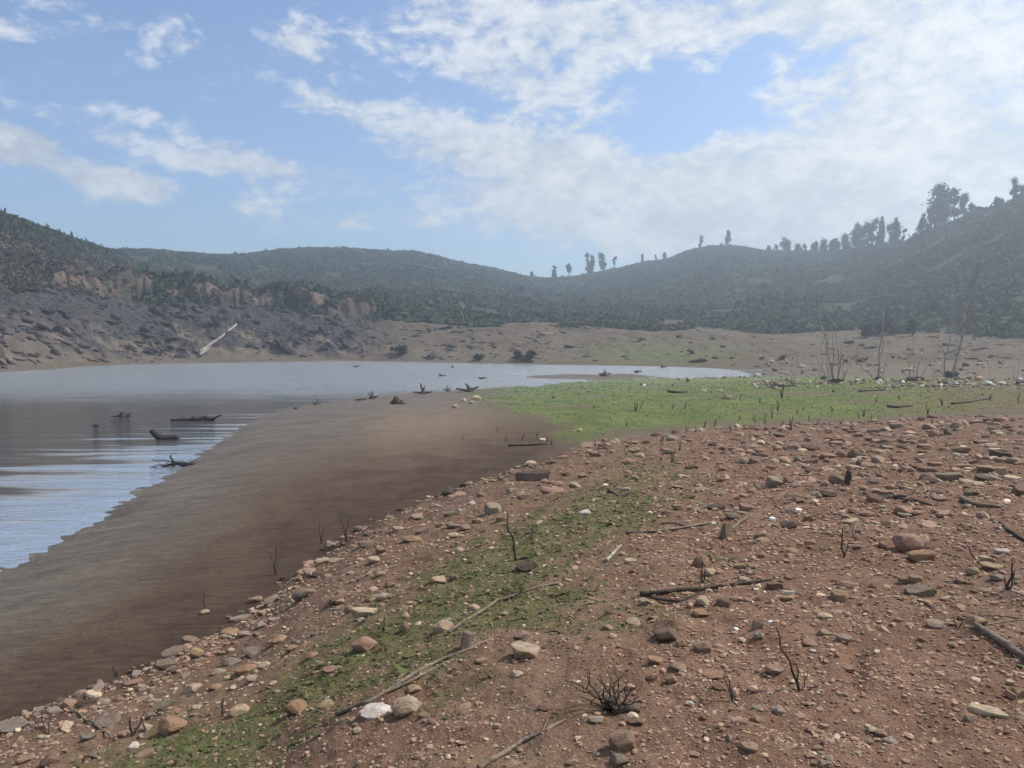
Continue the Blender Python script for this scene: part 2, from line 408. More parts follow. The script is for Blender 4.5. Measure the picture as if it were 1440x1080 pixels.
def stone_mat():
    m, nt = newmat('stone'); k = N(nt)
    oi = k.n('ShaderNodeObjectInfo')
    pos = k.n('ShaderNodeTexCoord').outputs['Object']
    off = k.n('ShaderNodeVectorMath', operation='ADD'); nt.links.new(pos, off.inputs[0])
    cx = k.n('ShaderNodeCombineXYZ'); k.set(cx.inputs[0], k.math('MULTIPLY', oi.outputs['Random'], 57.)); nt.links.new(cx.outputs[0], off.inputs[1])
    p = off.outputs[0]
    n1 = k.noise(p, 1.4, 4); n2 = k.noise(p, 6, 5, .65); n3 = k.noise(p, 22, 3, .6)
    base = k.mix(.20, oi.outputs['Color'], (.24, .155, .105))
    c = k.mix(k.rng(n1, .35, .65), k.mix(1.0, base, (.72, .66, .60), 'MULTIPLY'), base)
    c = k.mix(k.rng(n2, .52, .72, 0, .55), c, k.mix(1.0, base, (.55, .45, .38), 'MULTIPLY'))
    c = k.mix(k.rng(n2, .45, .3, 0, .45), c, k.mix(.5, base, (.55, .48, .40)))
    c = k.mix(k.rng(n3, .6, .75, 0, .4), c, (.12, .08, .06))
    h = k.math('ADD', n2, k.math('MULTIPLY', n3, .4))
    k.out(k.bsdf(c, .88, .25, k.bump(h, .55, .12)))
    return m

def vcol_mat(name, rough=.9, spec=.2, amt=.35, scale=40, trans=0.0, up=0.0):
    m, nt = newmat(name); k = N(nt)
    pos = k.n('ShaderNodeTexCoord').outputs['Object']
    col = k.attr('tint')[4]
    n = k.noise(pos, scale, 4)
    c = k.mix(k.rng(n, .35, .7, 0, amt), col, k.mix(1.0, col, (.45, .42, .4), 'MULTIPLY'))
    nrm = k.bump(n, .4, .3 / scale)
    if up:
        vm = k.n('ShaderNodeMix', data_type='VECTOR'); vm.inputs[0].default_value = up
        geo = k.n('ShaderNodeNewGeometry'); nt.links.new(geo.outputs['Normal'], vm.inputs[4]); vm.inputs[5].default_value = (0, 0, 1)
        vn = k.n('ShaderNodeVectorMath', operation='NORMALIZE'); nt.links.new(vm.outputs[1], vn.inputs[0]); nrm = vn.outputs[0]
    b = k.bsdf(c, rough, spec, nrm)
    if trans:
        t = k.n('ShaderNodeBsdfTranslucent'); k.set(t.inputs[0], c)
        mx = k.n('ShaderNodeMixShader'); mx.inputs[0].default_value = trans
        nt.links.new(b, mx.inputs[1]); nt.links.new(t.outputs[0], mx.inputs[2]); b = mx.outputs[0]
    k.out(b)
    return m

def wood_mat(name, c1, c2, scale=9.0, rough=.85):
    m, nt = newmat(name); k = N(nt)
    pos = k.n('ShaderNodeTexCoord').outputs['Object']
    oi = k.n('ShaderNodeObjectInfo')
    n1 = k.noise(k.map(pos, (1, 1, 1)), scale, 5, .65); n2 = k.noise(pos, scale * 5, 4, .6)
    c = k.mix(k.rng(n1, .35, .65), c1, c2)
    c = k.mix(k.rng(n2, .5, .72, 0, .6), c, tuple(x * .4 for x in c1))
    k.out(k.bsdf(c, rough, .2, k.bump(k.math('ADD', n1, n2), .7, .25 / scale)))
    return m

M_GROUND = ground_mat(); M_SLOPE = slope_mat(); M_STONE = stone_mat()
M_RUBBLE = vcol_mat('rubble', .9, .2, .5, 45)
M_LEAF = vcol_mat('leaf', .7, .25, .2, 3, .25)
M_SCRUB = vcol_mat('scrub_leaf', .9, .08, .1, .3, 0, .72)
M_GRASS = vcol_mat('grass_blade', .8, .12, .2, 9, .2, .5)
M_BARK = wood_mat('bark', (.12, .095, .075), (.22, .18, .145), 3.)
M_PALE = wood_mat('bleached_wood', (.26, .22, .18), (.42, .36, .30), 8.)
M_GREYW = wood_mat('weathered_wood', (.135, .105, .080), (.26, .205, .155), 12.)
M_DARKW = wood_mat('dark_dead_wood', (.045, .034, .027), (.100, .076, .058), 12.)
M_WETW = wood_mat('wet_driftwood', (.022, .019, .017), (.052, .044, .038), 6., .5)
M_DEADT = wood_mat('dead_tree_bark', (.24, .21, .19), (.38, .34, .31), 2.)

# ------------------------------------------------------------------ terrain meshes
idx = np.arange(NA * NR).reshape(NA, NR)
i2 = np.roll(idx, -1, axis=0)
quads = np.stack([idx[:, :-1], i2[:, :-1], i2[:, 1:], idx[:, 1:]], -1).reshape(-1, 4)
quads = quads[:, ::-1]
lvf = ((LV[:, :-1] + LV[:, 1:]) / 2).reshape(-1)
VV = np.stack([X, Y, Z], -1).reshape(-1, 3)
def sub(sel, name, mat, extra_center=False):
    q = quads[sel]; used = np.unique(q); mp = np.full(NA * NR, -1, np.int64); mp[used] = np.arange(len(used))
    me = mesh_np(name, VV[used], mp[q], mat, True, attrs={'zoneA': zoneA.reshape(-1, 4)[used], 'zoneB': zoneB.reshape(-1, 4)[used], 'zoneC': zoneC.reshape(-1, 4)[used]})
    return mobj(name, me)
g = sub(lvf < 4.0, 'ground', M_GROUND); g['kind'] = 'structure'; g['label'] = 'reddish stony bank, brown mud flat and green flat round the pond'
g = sub((lvf >= 4.0) & (lvf < 5.05), 'far_shore', M_SLOPE); g['kind'] = 'structure'; g['label'] = 'bare rocky and tan far shore of the pond'
g = sub(lvf >= 5.05, 'hills', M_SLOPE); g['kind'] = 'structure'; g['label'] = 'wooded hills round the reservoir'
# ground right under the viewpoint
nc = 64
an = np.linspace(0, 2 * math.pi, nc, endpoint=False)
cv = [(0, 0, float(hgt(.3, .3)))] + [(0.36 * math.sin(a), .36 * math.cos(a), float(hgt(.36 * math.sin(a), .36 * math.cos(a))) - .004) for a in an]
bm = bmesh.new(); vs_ = [bm.verts.new(v) for v in cv]
for i in range(nc): bm.faces.new((vs_[0], vs_[1 + (i + 1) % nc], vs_[1 + i]))
me = bpy.data.meshes.new('ground_cap'); bm.to_mesh(me); bm.free(); me.materials.append(M_GROUND)
o = mobj('ground', me); o['kind'] = 'structure'

# ------------------------------------------------------------------ water
def water_mat():
    m, nt = newmat('pond_water'); k = N(nt)
    pos = k.n('ShaderNodeTexCoord').outputs['Object']
    big = k.noise(k.map(pos, (.035, .05, 1)), 1.0, 3)
    w1 = k.noise(k.map(pos, (1.0, 2.4, 1), (0, 0, .18)), .55, 6, .66, .4)
    w2 = k.noise(k.map(pos, (1.0, 2.2, 1), (0, 0, -.2)), 4.5, 3, .55)
    h = k.math('ADD', w1, k.math('MULTIPLY', w2, .22))
    # calm by the near shore, ruffled farther out
    sx = k.n('ShaderNodeSeparateXYZ'); nt.links.new(pos, sx.inputs[0])
    dd = k.math('ADD', k.math('MULTIPLY', sx.outputs[0], -.9), k.math('MULTIPLY', sx.outputs[1], .30))
    wob = k.math('MULTIPLY', k.math('SUBTRACT', big, .5), 14.)
    strk = k.noise(k.map(pos, (.10, .95, 1), (0, 0, .10)), 1.0, 5, .6, .5)
    wob = k.math('ADD', wob, k.math('MULTIPLY', k.math('SUBTRACT', strk, .5), 26.))
    calm = k.rng(k.math('ADD', dd, wob), 16.0, 34.0, .12, 1.15)
    farr = k.rng(k.math('ADD', sx.outputs[1], wob), 42., 62., 0, 1.3)
    h = k.math('MULTIPLY', h, k.math('ADD', calm, farr))
    nm = k.bump(h, 1.0, .5)
    rgh = k.math('ADD', k.rng(calm, .12, .85, .04, .06), k.math('MULTIPLY', farr, .16))
    sheen = k.math('MAXIMUM', k.math('MULTIPLY', k.rng(calm, .12, .42, .78, 0), k.rng(sx.outputs[0], -9.5, -5.0, 1.0, 0.0)), k.math('MULTIPLY', farr, .24))  # bright sky reflection put into a pale metallic colour, near shore and far out
    b = k.bsdf(k.mix(sheen, (.050, .041, .029), (.78, .86, .92)), rgh, .5, nm, IOR=1.6)
    [n_ for n_ in nt.nodes if n_.type == 'BSDF_PRINCIPLED'][0].inputs['Metallic'].default_value = 0
    k.set([n_ for n_ in nt.nodes if n_.type == 'BSDF_PRINCIPLED'][0].inputs['Metallic'], sheen)
    k.out(b)
    return m
xs = np.linspace(-150, 62, 60); ys = np.linspace(3, 135, 60)
gx, gy = np.meshgrid(xs, ys, indexing='ij'); ii = np.arange(3600).reshape(60, 60)
q = np.stack([ii[:-1, :-1], ii[1:, :-1], ii[1:, 1:], ii[:-1, 1:]], -1).reshape(-1, 4)
w = mobj('water', mesh_np('water', np.stack([gx, gy, 0 * gx], -1).reshape(-1, 3), q, water_mat()))
w['kind'] = 'structure'; w['label'] = 'rippled brown pond water reflecting the sky'

# ------------------------------------------------------------------ stones
def ico(sub):
    bm = bmesh.new(); bmesh.ops.create_icosphere(bm, subdivisions=sub, radius=1.0)
    V = np.array([v.co[:] for v in bm.verts]); F_ = np.array([[v.index for v in f.verts] for f in bm.faces]); bm.free()
    return V, F_
ICO = {s: ico(s) for s in (1, 2, 4)}
def n3(V, s, o=3, seed=0):
    return (fbm(V[:, 0] * s + seed, V[:, 1] * s + V[:, 2] * s * .7 - seed, o) + fbm(V[:, 2] * s - seed * 2, V[:, 0] * s * .6 - V[:, 1] * s + seed, o)) * .7
def rock_shape(kind, seed, sub=4):
    r_ = np.random.default_rng(seed)
    V = ICO[sub][0].copy(); F_ = ICO[sub][1]
    if kind == 'round':
        V *= (1 + .17 * n3(V, 1.1, 3, seed))[:, None]; ncut = 10; dmin = .58
    elif kind == 'lump':
        V *= (1 + .26 * n3(V, 1.3, 2, seed) + .12 * n3(V, 3.5, 3, seed + 3))[:, None]; ncut = 4; dmin = .72
    elif kind == 'slab':
        V *= (1 + .15 * n3(V, 1.0, 2, seed))[:, None]; ncut = 9; dmin = .62
    else:
        V *= (1 + .14 * n3(V, 1.0, 2, seed))[:, None]; ncut = 11; dmin = .52
    for i in range(ncut):
        d = r_.normal(size=3)
        if kind == 'slab': d[2] *= .35
        d /= np.linalg.norm(d); lim = r_.uniform(dmin, .92)
        p = V @ d; ov = np.maximum(p - lim, 0)
        V -= (ov * .96)[:, None] * d
    if kind == 'slab':
        for sgn in (1, -1):
            d = np.array([r_.normal() * .12, r_.normal() * .12, sgn]); d /= np.linalg.norm(d)
            p = V @ d; V -= (np.maximum(p - .42, 0) * .97)[:, None] * d
    V *= (1 + .035 * n3(V, 5, 3, seed + 9))[:, None]
    mn, mx = V.min(0), V.max(0)
    V = (V - (mn + mx) / 2) / (mx - mn) * 2      # fill the unit box
    return V, F_
STONE_ME = {}
for kd, cnt in (('round', 8), ('ang', 12), ('slab', 10), ('lump', 4)):
    STONE_ME[kd] = []
    for i in range(cnt):
        V, F_ = rock_shape(kd, 100 + 13 * i + len(kd))
        STONE_ME[kd].append(mesh_np('stone_' + kd, V, F_, M_STONE, kd != 'x'))
CC = {'W': ('white', (.80, .77, .71)), 'C': ('cream', (.56, .44, .31)), 'T': ('tan', (.375, .262, .178)), 'O': ('orange-tan', (.38, .235, .145)),
      'Y': ('yellowish', (.43, .325, .19)), 'P': ('pinkish', (.365, .232, .172)), 'R': ('red-brown', (.215, .122, .085)), 'B': ('brown', (.205, .138, .095)),
      'G': ('grey', (.245, .205, .165)), 'D': ('dark', (.065, .050, .040)), 'L': ('pale grey', (.38, .315, .255)), 'K': ('olive-grey', (.235, .200, .140))}
SH = {'r': ('rounded', 'round'), 'a': ('angular', 'ang'), 's': ('flat', 'slab'), 'e': ('long', 'slab'), 'l': ('lumpy', 'lump'), 'u': ('upright', 'slab')}
# px, py (middle), width, height, colour, shape, own label
ST = [
 (528, 997, 45, 26, 'W', 'l', 'bright white quartz stone lying by the end of the long grey branch'),
 (573, 991, 40, 34, 'C', 'l', 'lumpy cream stone touching the bright white quartz stone'),
 (582, 969, 20, 14, 'T', 'r', 'small tan stone tucked behind the lumpy cream stone'),
 (738, 917, 40, 24, 'C', 's', 'smooth cream wedge of stone alone on the bare red soil'),
 (727, 948, 19, 11, 'C', 'a', 'small cream chip just in front of the smooth cream wedge'),
 (677, 931, 17, 9, 'T', 's', 'small flat tan chip beside the tip of the long grey branch'),
 (656, 901, 18, 27, 'G', 'u', 'grey stone standing on edge behind the tip of the long grey branch'),
 (623, 878, 31, 26, 'C', 'a', 'pale broken stone with a bright lit face near the thin straight stick'),
 (666, 853, 19, 13, 'C', 'a', 'small cream pointed stone just beyond the thin straight stick'),
 (515, 860, 43, 18, 'C', 'e', 'long pale cream stone at the edge of the green patch'),
 (513, 905, 37, 26, 'P', 'a', 'large pinkish angular stone in the grass above the white quartz'),
 (568, 880, 14, 20, 'P', 'r', None), (570, 866, 11, 9, 'C', 'r', None),
 (338, 996, 27, 18, 'C', 'r', 'bright cream oval stone in the grass near the stony edge'),
 (417, 993, 31, 28, 'O', 'a', 'upright reddish tan stone beside a yellowish pebble in the grass'),
 (457, 988, 24, 17, 'Y', 'r', 'rounded yellowish stone between the reddish tan stone and the branch'),
 (502, 1028, 13, 12, 'C', 'r', 'small cream pebble in grass just under the white quartz stone'),
 (244, 1019, 41, 28, 'O', 'a', 'broad orange-tan stone at the border of stones and grass'),
 (188, 1047, 16, 15, 'W', 'r', 'small pure white stone among the rubble at the grass border'),
 (203, 1061, 24, 13, 'T', 's', 'flat tan stone just in front of the small pure white stone'),
 (17, 1022, 42, 18, 'G', 's', 'big flat grey stone half sunk in wet mud at the photo corner'),
 (70, 1067, 26, 22, 'B', 'r', 'brown stone with a pale lit top near the photo corner'),
 (875, 1038, 39, 43, 'T', 'r', 'large smooth tan boulder in front of the dead bush'),
 (870, 1072, 28, 22, 'G', 'a', 'grey angular stone at the foot of the large tan boulder'),
 (893, 1014, 24, 16, 'B', 'a', 'brown stone behind the large smooth tan boulder'),
 (838, 1013, 22, 11, 'L', 's', 'pale flat stone at the base of the dead bush'),
 (767, 995, 22, 12, 'R', 'r', 'lone red-brown stone on bare soil short of the dead bush'),
 (698, 1021, 13, 9, 'C', 'e', 'small cream sliver of stone on bare red soil'),
 (805, 1070, 20, 14, 'T', 'r', None), (720, 1073, 24, 11, 'T', 'r', None), (623, 989, 16, 8, 'R', 'r', None), (653, 1003, 17, 9, 'B', 's', None), (735, 892, 23, 13, 'P', 'r', None),
 (890, 873, 19, 12, 'C', 'r', None), (907, 846, 19, 14, 'C', 'a', 'small bright cream stone at the end of the dark fallen log'),
 (855, 882, 15, 10, 'T', 'r', None), (862, 895, 12, 8, 'C', 's', None),
 (938, 892, 36, 26, 'B', 'a', 'dark brown block of earthy stone under the dark fallen log'), (957, 903, 15, 18, 'T', 'a', None),
 (953, 938, 24, 16, 'T', 'r', None), (944, 955, 17, 16, 'T', 'a', None), (917, 953, 17, 14, 'P', 'a', None), (886, 966, 16, 13, 'C', 'a', None), (921, 930, 22, 12, 'O', 's', None),
 (988, 908, 26, 21, 'T', 'r', 'round-topped tan stone beside the dark brown earthy block'), (1003, 951, 30, 10, 'O', 's', None),
 (738, 797, 26, 18, 'D', 'r', 'dark rounded stone alone in the green patch by a stem'), (752, 793, 12, 13, 'K', 'r', None),
 (617, 817, 21, 6, 'C', 's', 'thin white flake of stone lying in the green patch'), (639, 810, 12, 12, 'P', 'a', None),
 (580, 757, 28, 12, 'O', 'r', 'orange oval stone on dark mud at the stony edge'), (515, 765, 22, 10, 'G', 's', None), (645, 773, 15, 10, 'C', 'r', None),
 (526, 788, 18, 10, 'C', 's', None), (620, 737, 16, 10, 'O', 'r', 'small orange stone on dark mud among grey stones'), (638, 740, 24, 9, 'G', 's', None), (597, 745, 26, 9, 'K', 'e', None),
 (536, 773, 16, 14, 'O', 'a', None), (822, 721, 17, 7, 'W', 's', 'single white chip on bare ground beyond the green patch'),
 (887, 788, 17, 6, 'C', 's', None), (878, 688, 17, 6, 'C', 'e', None), (797, 665, 15, 9, 'O', 'r', None),
 (463, 766, 17, 17, 'L', 'a', 'pale angular stone standing at the mud edge'), (453, 789, 24, 10, 'C', 'e', 'long cream stone just in front of the pale angular stone'),
 (449, 808, 20, 9, 'D', 's', None), (398, 812, 9, 8, 'D', 'r', None), (358, 844, 22, 8, 'T', 's', 'flat tan stone alone on the mud just below the stony edge'),
 (427, 834, 34, 20, 'G', 'a', 'large grey angular stone at the mud edge'), (410, 840, 10, 9, 'C', 'a', None), (288, 860, 13, 9, 'C', 'r', 'lone pale stone out on the dark mud'),
 (340, 870, 32, 7, 'L', 'e', 'long thin pale sliver of stone on the dark mud'), (323, 889, 28, 13, 'O', 'r', 'rusty orange stone at the foot of the bank by the mud'),
 (343, 892, 18, 9, 'L', 's', None), (367, 879, 15, 11, 'L', 'r', None), (386, 872, 15, 7, 'L', 's', None), (361, 891, 13, 9, 'G', 'r', None),
 (245, 918, 34, 11, 'G', 's', 'flat dark grey slab lying on the mud at the stony edge'), (277, 919, 19, 12, 'Y', 's', 'yellow flat-topped block on the mud at the stony edge'),
 (284, 929, 22, 9, 'O', 'e', None), (302, 913, 16, 6, 'T', 'e', None), (237, 935, 30, 13, 'K', 's', None), (187, 961, 28, 9, 'P', 'e', None), (183, 969, 10, 7, 'C', 'r', None), (201, 970, 14, 7, 'T', 's', None),
 (121, 988, 26, 9, 'D', 'e', None), (146, 985, 17, 9, 'L', 'r', None), (57, 1022, 14, 11, 'L', 's', None), (153, 1012, 36, 17, 'G', 'r', None), (35, 1068, 22, 11, 'T', 's', None),
 (96, 1054, 16, 10, 'P', 'a', None), (119, 1050, 25, 15, 'B', 'r', None), (136, 1059, 26, 16, 'K', 'r', None), (124, 1037, 20, 10, 'G', 's', None),
 (272, 967, 26, 20, 'C', 'a', 'cream and tan broken stone in the middle of the rubble strip'), (303, 965, 18, 11, 'O', 'r', None), (277, 993, 15, 7, 'C', 'e', None),
 (373, 933, 20, 14, 'C', 'r', 'cream rounded stone at the inner side of the rubble strip'), (347, 938, 32, 17, 'O', 'a', None), (305, 943, 20, 15, 'L', 'r', None), (325, 930, 28, 14, 'G', 'a', None),
 (356, 917, 30, 15, 'G', 'a', None), (393, 898, 24, 15, 'O', 'a', None), (438, 920, 20, 12, 'O', 'r', None), (412, 910, 18, 10, 'T', 'a', None), (464, 943, 22, 12, 'P', 's', None), (355, 955, 20, 8, 'L', 's', None),
 (385, 960, 13, 8, 'C', 'r', None), (213, 1004, 16, 13, 'G', 'r', None), (235, 990, 28, 14, 'K', 's', None), (258, 1003, 17, 8, 'T', 'r', None), (205, 1022, 18, 14, 'C', 'a', None), (175, 1030, 20, 13, 'T', 'a', None),
 (492, 856, 16, 12, 'T', 'a', None), (540, 838, 20, 13, 'C', 'a', None), (480, 833, 18, 11, 'G', 'a', None), (535, 806, 15, 9, 'L', 'r', None), (492, 805, 12, 8, 'L', 'r', None), (478, 846, 14, 10, 'L', 'r', None), (548, 822, 16, 10, 'P', 'a', None),
 (519, 806, 12, 8, 'C', 'r', None), (560, 868, 0, 0, 'T', 'r', None),
 (693, 714, 23, 21, 'L', 'a', 'tall pale grey stone in the rubble beside the mud'), (738, 698, 23, 10, 'P', 's', None), (748, 671, 50, 12, 'D', 's', 'dark low shelf of wet stone at the mud border'), (705, 728, 20, 12, 'P', 'a', None),
 (655, 742, 20, 11, 'P', 'a', None), (672, 732, 18, 10, 'O', 'a', None), (640, 752, 20, 9, 'C', 'a', None), (720, 690, 18, 9, 'L', 'a', None), (770, 690, 20, 9, 'P', 's', None), (764, 676, 14, 8, 'O', 'r', None), (785, 680, 17, 9, 'T', 'r', None),
 (612, 711, 14, 7, 'L', 'r', None), (648, 717, 18, 9, 'L', 'a', None), (635, 722, 22, 8, 'G', 's', None), (663, 706, 13, 7, 'L', 'r', None), (590, 727, 15, 6, 'G', 's', None), (560, 744, 17, 7, 'L', 's', None), (518, 750, 12, 10, 'L', 'r', None),
 (808, 682, 16, 9, 'C', 'r', None), (820, 668, 16, 8, 'T', 'a', None), (838, 640, 20, 5, 'T', 's', None), (900, 640, 13, 9, 'C', 'r', None), (884, 648, 20, 13, 'P', 'a', None), (892, 632, 17, 10, 'T', 'r', None), (938, 635, 20, 7, 'C', 's', None), (916, 695, 10, 10, 'C', 'r', None), (958, 669, 13, 7, 'L', 's', None), (993, 644, 10, 5, 'C', 's', None), (914, 720, 9, 6, 'C', 'r', None), (953, 714, 14, 7, 'T', 's', None), (893, 671, 11, 9, 'Y', 'a', None), (851, 682, 9, 6, 'C', 'r', None), (1016, 659, 12, 8, 'T', 'r', None), (1060, 628, 13, 6, 'T', 's', None), (1064, 638, 14, 7, 'D', 'a', None),
 (973, 655, 20, 11, 'B', 'r', None), (1007, 713, 25, 9, 'D', 's', 'dark flat stone like a lid on the open brown ground'),
 (1020, 747, 18, 27, 'K', 'u', 'tall brown slab standing upright on edge'), (1001, 735, 11, 6, 'W', 'r', 'small white chip touching the tall upright slab'),
 (1030, 771, 8, 7, 'P', 'r', None), (987, 788, 24, 22, 'O', 'a', None), (1000, 804, 20, 12, 'C', 'a', None), (1042, 797, 16, 9, 'Y', 's', None), (1060, 797, 16, 7, 'C', 's', None), (1045, 814, 13, 8, 'C', 'r', None), (1058, 786, 13, 10, 'T', 'r', None), (1070, 780, 11, 12, 'P', 'r', None),
 (988, 845, 20, 18, 'C', 'a', 'cream broken stone under the dark fallen log'), (985, 861, 26, 16, 'O', 'a', None), (1033, 841, 24, 14, 'P', 'a', None), (1017, 846, 20, 17, 'B', 'a', None), (1073, 842, 21, 14, 'R', 'a', None), (1090, 824, 22, 12, 'R', 's', None), (1107, 833, 19, 7, 'W', 'e', 'white sliver of stone on the red gravel past the log'),
 (1106, 842, 17, 9, 'O', 'a', None), (1110, 812, 15, 9, 'P', 'e', None),
 (1192, 823, 23, 11, 'T', 's', None), (1180, 838, 22, 18, 'Y', 'a', 'yellowish broken block on the red gravel'), (1160, 866, 20, 10, 'C', 'a', None), (1150, 860, 18, 9, 'T', 'a', None), (1160, 889, 19, 10, 'T', 'a', None), (1186, 899, 20, 11, 'L', 's', None), (1138, 903, 24, 13, 'P', 'a', None), (1067, 894, 13, 13, 'L', 'a', None), (1065, 878, 15, 14, 'C', 'e', None), (1143, 915, 9, 6, 'W', 'r', 'tiny white pebble on bare red soil'), (1036, 884, 9, 6, 'W', 'r', None), (1083, 873, 10, 6, 'W', 'r', None),
 (1090, 943, 28, 13, 'T', 's', 'flat tan stone at the foot of the crooked dead stem'), (1095, 998, 19, 17, 'L', 'a', 'pale grey block standing on red gravel'), (1063, 1010, 15, 13, 'T', 'a', None), (1052, 1052, 26, 12, 'T', 's', None), (970, 989, 12, 10, 'W', 'r', 'small white pebble near the dead bush'), (975, 1060, 17, 10, 'T', 'r', None), (1012, 966, 22, 12, 'B', 'a', None), (1098, 970, 15, 9, 'T', 'r', None),
 (1227, 1027, 15, 10, 'C', 'r', None), (1239, 1032, 16, 11, 'P', 'r', None), (1222, 1043, 13, 11, 'L', 'a', None), (1252, 1041, 20, 12, 'L', 'a', None), (1138, 1063, 13, 9, 'T', 'r', None), (1150, 1053, 13, 8, 'T', 's', None), (1160, 1073, 20, 14, 'L', 'a', None), (1180, 1033, 17, 10, 'B', 'r', None),
 (1388, 1001, 50, 19, 'C', 'e', 'long smooth cream-orange stone lying alone on red gravel'), (1432, 973, 22, 19, 'Y', 'a', 'yellow angular stone cut by the photo border'), (1434, 1010, 14, 9, 'T', 'r', None), (1362, 1010, 13, 13, 'G', 'a', None),
 (1373, 872, 27, 18, 'Y', 'a', 'yellow angular stone at the upper end of the thick grey branch'), (1315, 879, 25, 11, 'L', 's', 'pale greyish flat stone on open red gravel'),
 (1295, 833, 39, 15, 'K', 's', 'pale flat slab tilted on the rubble below the big pale boulder'), (1368, 803, 17, 14, 'Y', 'a', None), (1403, 812, 22, 12, 'L', 'a', 'pale grey squared block at the hill side of the rubble'), (1387, 787, 20, 11, 'C', 'a', None), (1408, 777, 19, 6, 'W', 's', None), (1393, 798, 28, 10, 'Y', 's', None),
 (1276, 762, 40, 34, 'P', 'r', 'big pinkish rounded boulder in the upper rubble'), (1295, 757, 20, 32, 'C', 'r', 'bright cream boulder leaning on the big pinkish boulder'), (1296, 783, 34, 19, 'O', 's', 'orange-tan flat stone in front of the two leaning boulders'), (1270, 815, 14, 13, 'T', 'a', None), (1287, 815, 18, 10, 'Y', 's', None),  # cream stone added as the sunlit side of the pinkish boulder
 (1088, 676, 24, 21, 'L', 'a', 'blue-grey block with a rusty shaded front'), (1200, 637, 17, 15, 'K', 'r', 'olive rounded boulder low in the upper rubble'), (1117, 628, 18, 14, 'P', 'r', None), (1183, 638, 15, 13, 'P', 'r', None), (1201, 646, 9, 6, 'W', 'r', None),
 (1178, 620, 22, 8, 'P', 's', None), (1190, 627, 14, 7, 'P', 'r', None), (1165, 642, 22, 6, 'T', 's', None), (1140, 630, 24, 8, 'B', 's', None), (1095, 622, 16, 6, 'T', 's', None), (1138, 648, 24, 9, 'B', 's', None), (1143, 660, 22, 9, 'B', 's', None), (1122, 645, 12, 11, 'G', 'a', None), (1146, 641, 12, 8, 'B', 'r', None), (1084, 658, 14, 7, 'P', 's', None), (1106, 653, 10, 6, 'C', 'r', None), (1128, 653, 15, 6, 'T', 's', None),
 (1117, 699, 25, 10, 'C', 'e', 'long cream stone below the blue-grey block'), (1122, 704, 17, 9, 'O', 'a', None), (1148, 695, 14, 14, 'L', 'a', None), (1146, 704, 12, 8, 'C', 'a', None), (1163, 693, 24, 13, 'B', 'a', None), (1176, 674, 20, 16, 'K', 'a', None), (1161, 679, 14, 11, 'T', 'a', None), (1110, 738, 22, 14, 'D', 'r', None), (1134, 741, 12, 6, 'C', 's', None), (1096, 720, 0, 0, 'T', 'a', None), (1122, 717, 12, 8, 'W', 'a', None), (1050, 715, 23, 11, 'P', 's', None), (1030, 727, 20, 8, 'G', 's', None), (1042, 679, 13, 7, 'T', 's', None), (1086, 729, 9, 7, 'W', 'a', None), (1109, 674, 14, 12, 'P', 'a', None), (1107, 670, 14, 9, 'K', 'a', None),
 (1230, 700, 22, 16, 'R', 'a', 'dark red angular stone beside the half-buried dark branch'), (1232, 690, 15, 9, 'C', 'r', None), (1246, 695, 20, 9, 'P', 's', None), (1270, 717, 25, 17, 'P', 'r', 'smooth pink boulder in the upper rubble'), (1272, 725, 18, 6, 'C', 's', None), (1279, 701, 15, 11, 'O', 'r', None), (1246, 735, 14, 8, 'C', 'e', None), (1241, 712, 11, 5, 'L', 'r', None), (1219, 722, 20, 10, 'P', 'a', None), (1190, 726, 13, 9, 'T', 'a', None), (1184, 719, 10, 5, 'C', 's', None), (1201, 718, 16, 8, 'T', 'a', None), (1137, 728, 14, 12, 'T', 'a', None),
 (1307, 599, 18, 11, 'Y', 'r', 'yellowish stone on the crest of the rubble against the green flat'), (1312, 609, 16, 12, 'P', 'r', None), (1260, 599, 18, 6, 'L', 's', None), (1246, 603, 13, 8, 'C', 'a', None), (1163, 604, 10, 8, 'T', 'a', None), (1228, 605, 16, 9, 'B', 'r', None), (1206, 611, 14, 8, 'P', 'a', None), (1281, 621, 14, 8, 'T', 'r', None), (1298, 619, 12, 8, 'T', 'r', None), (1345, 597, 15, 12, 'L', 'a', None), (1355, 594, 12, 9, 'C', 'a', None), (1390, 590, 13, 9, 'K', 'r', 'grey-green rounded stone on the crest near the photo border'), (1408, 589, 17, 9, 'T', 'r', None), (1333, 606, 12, 12, 'G', 'a', None), (1376, 592, 12, 6, 'G', 's', None),
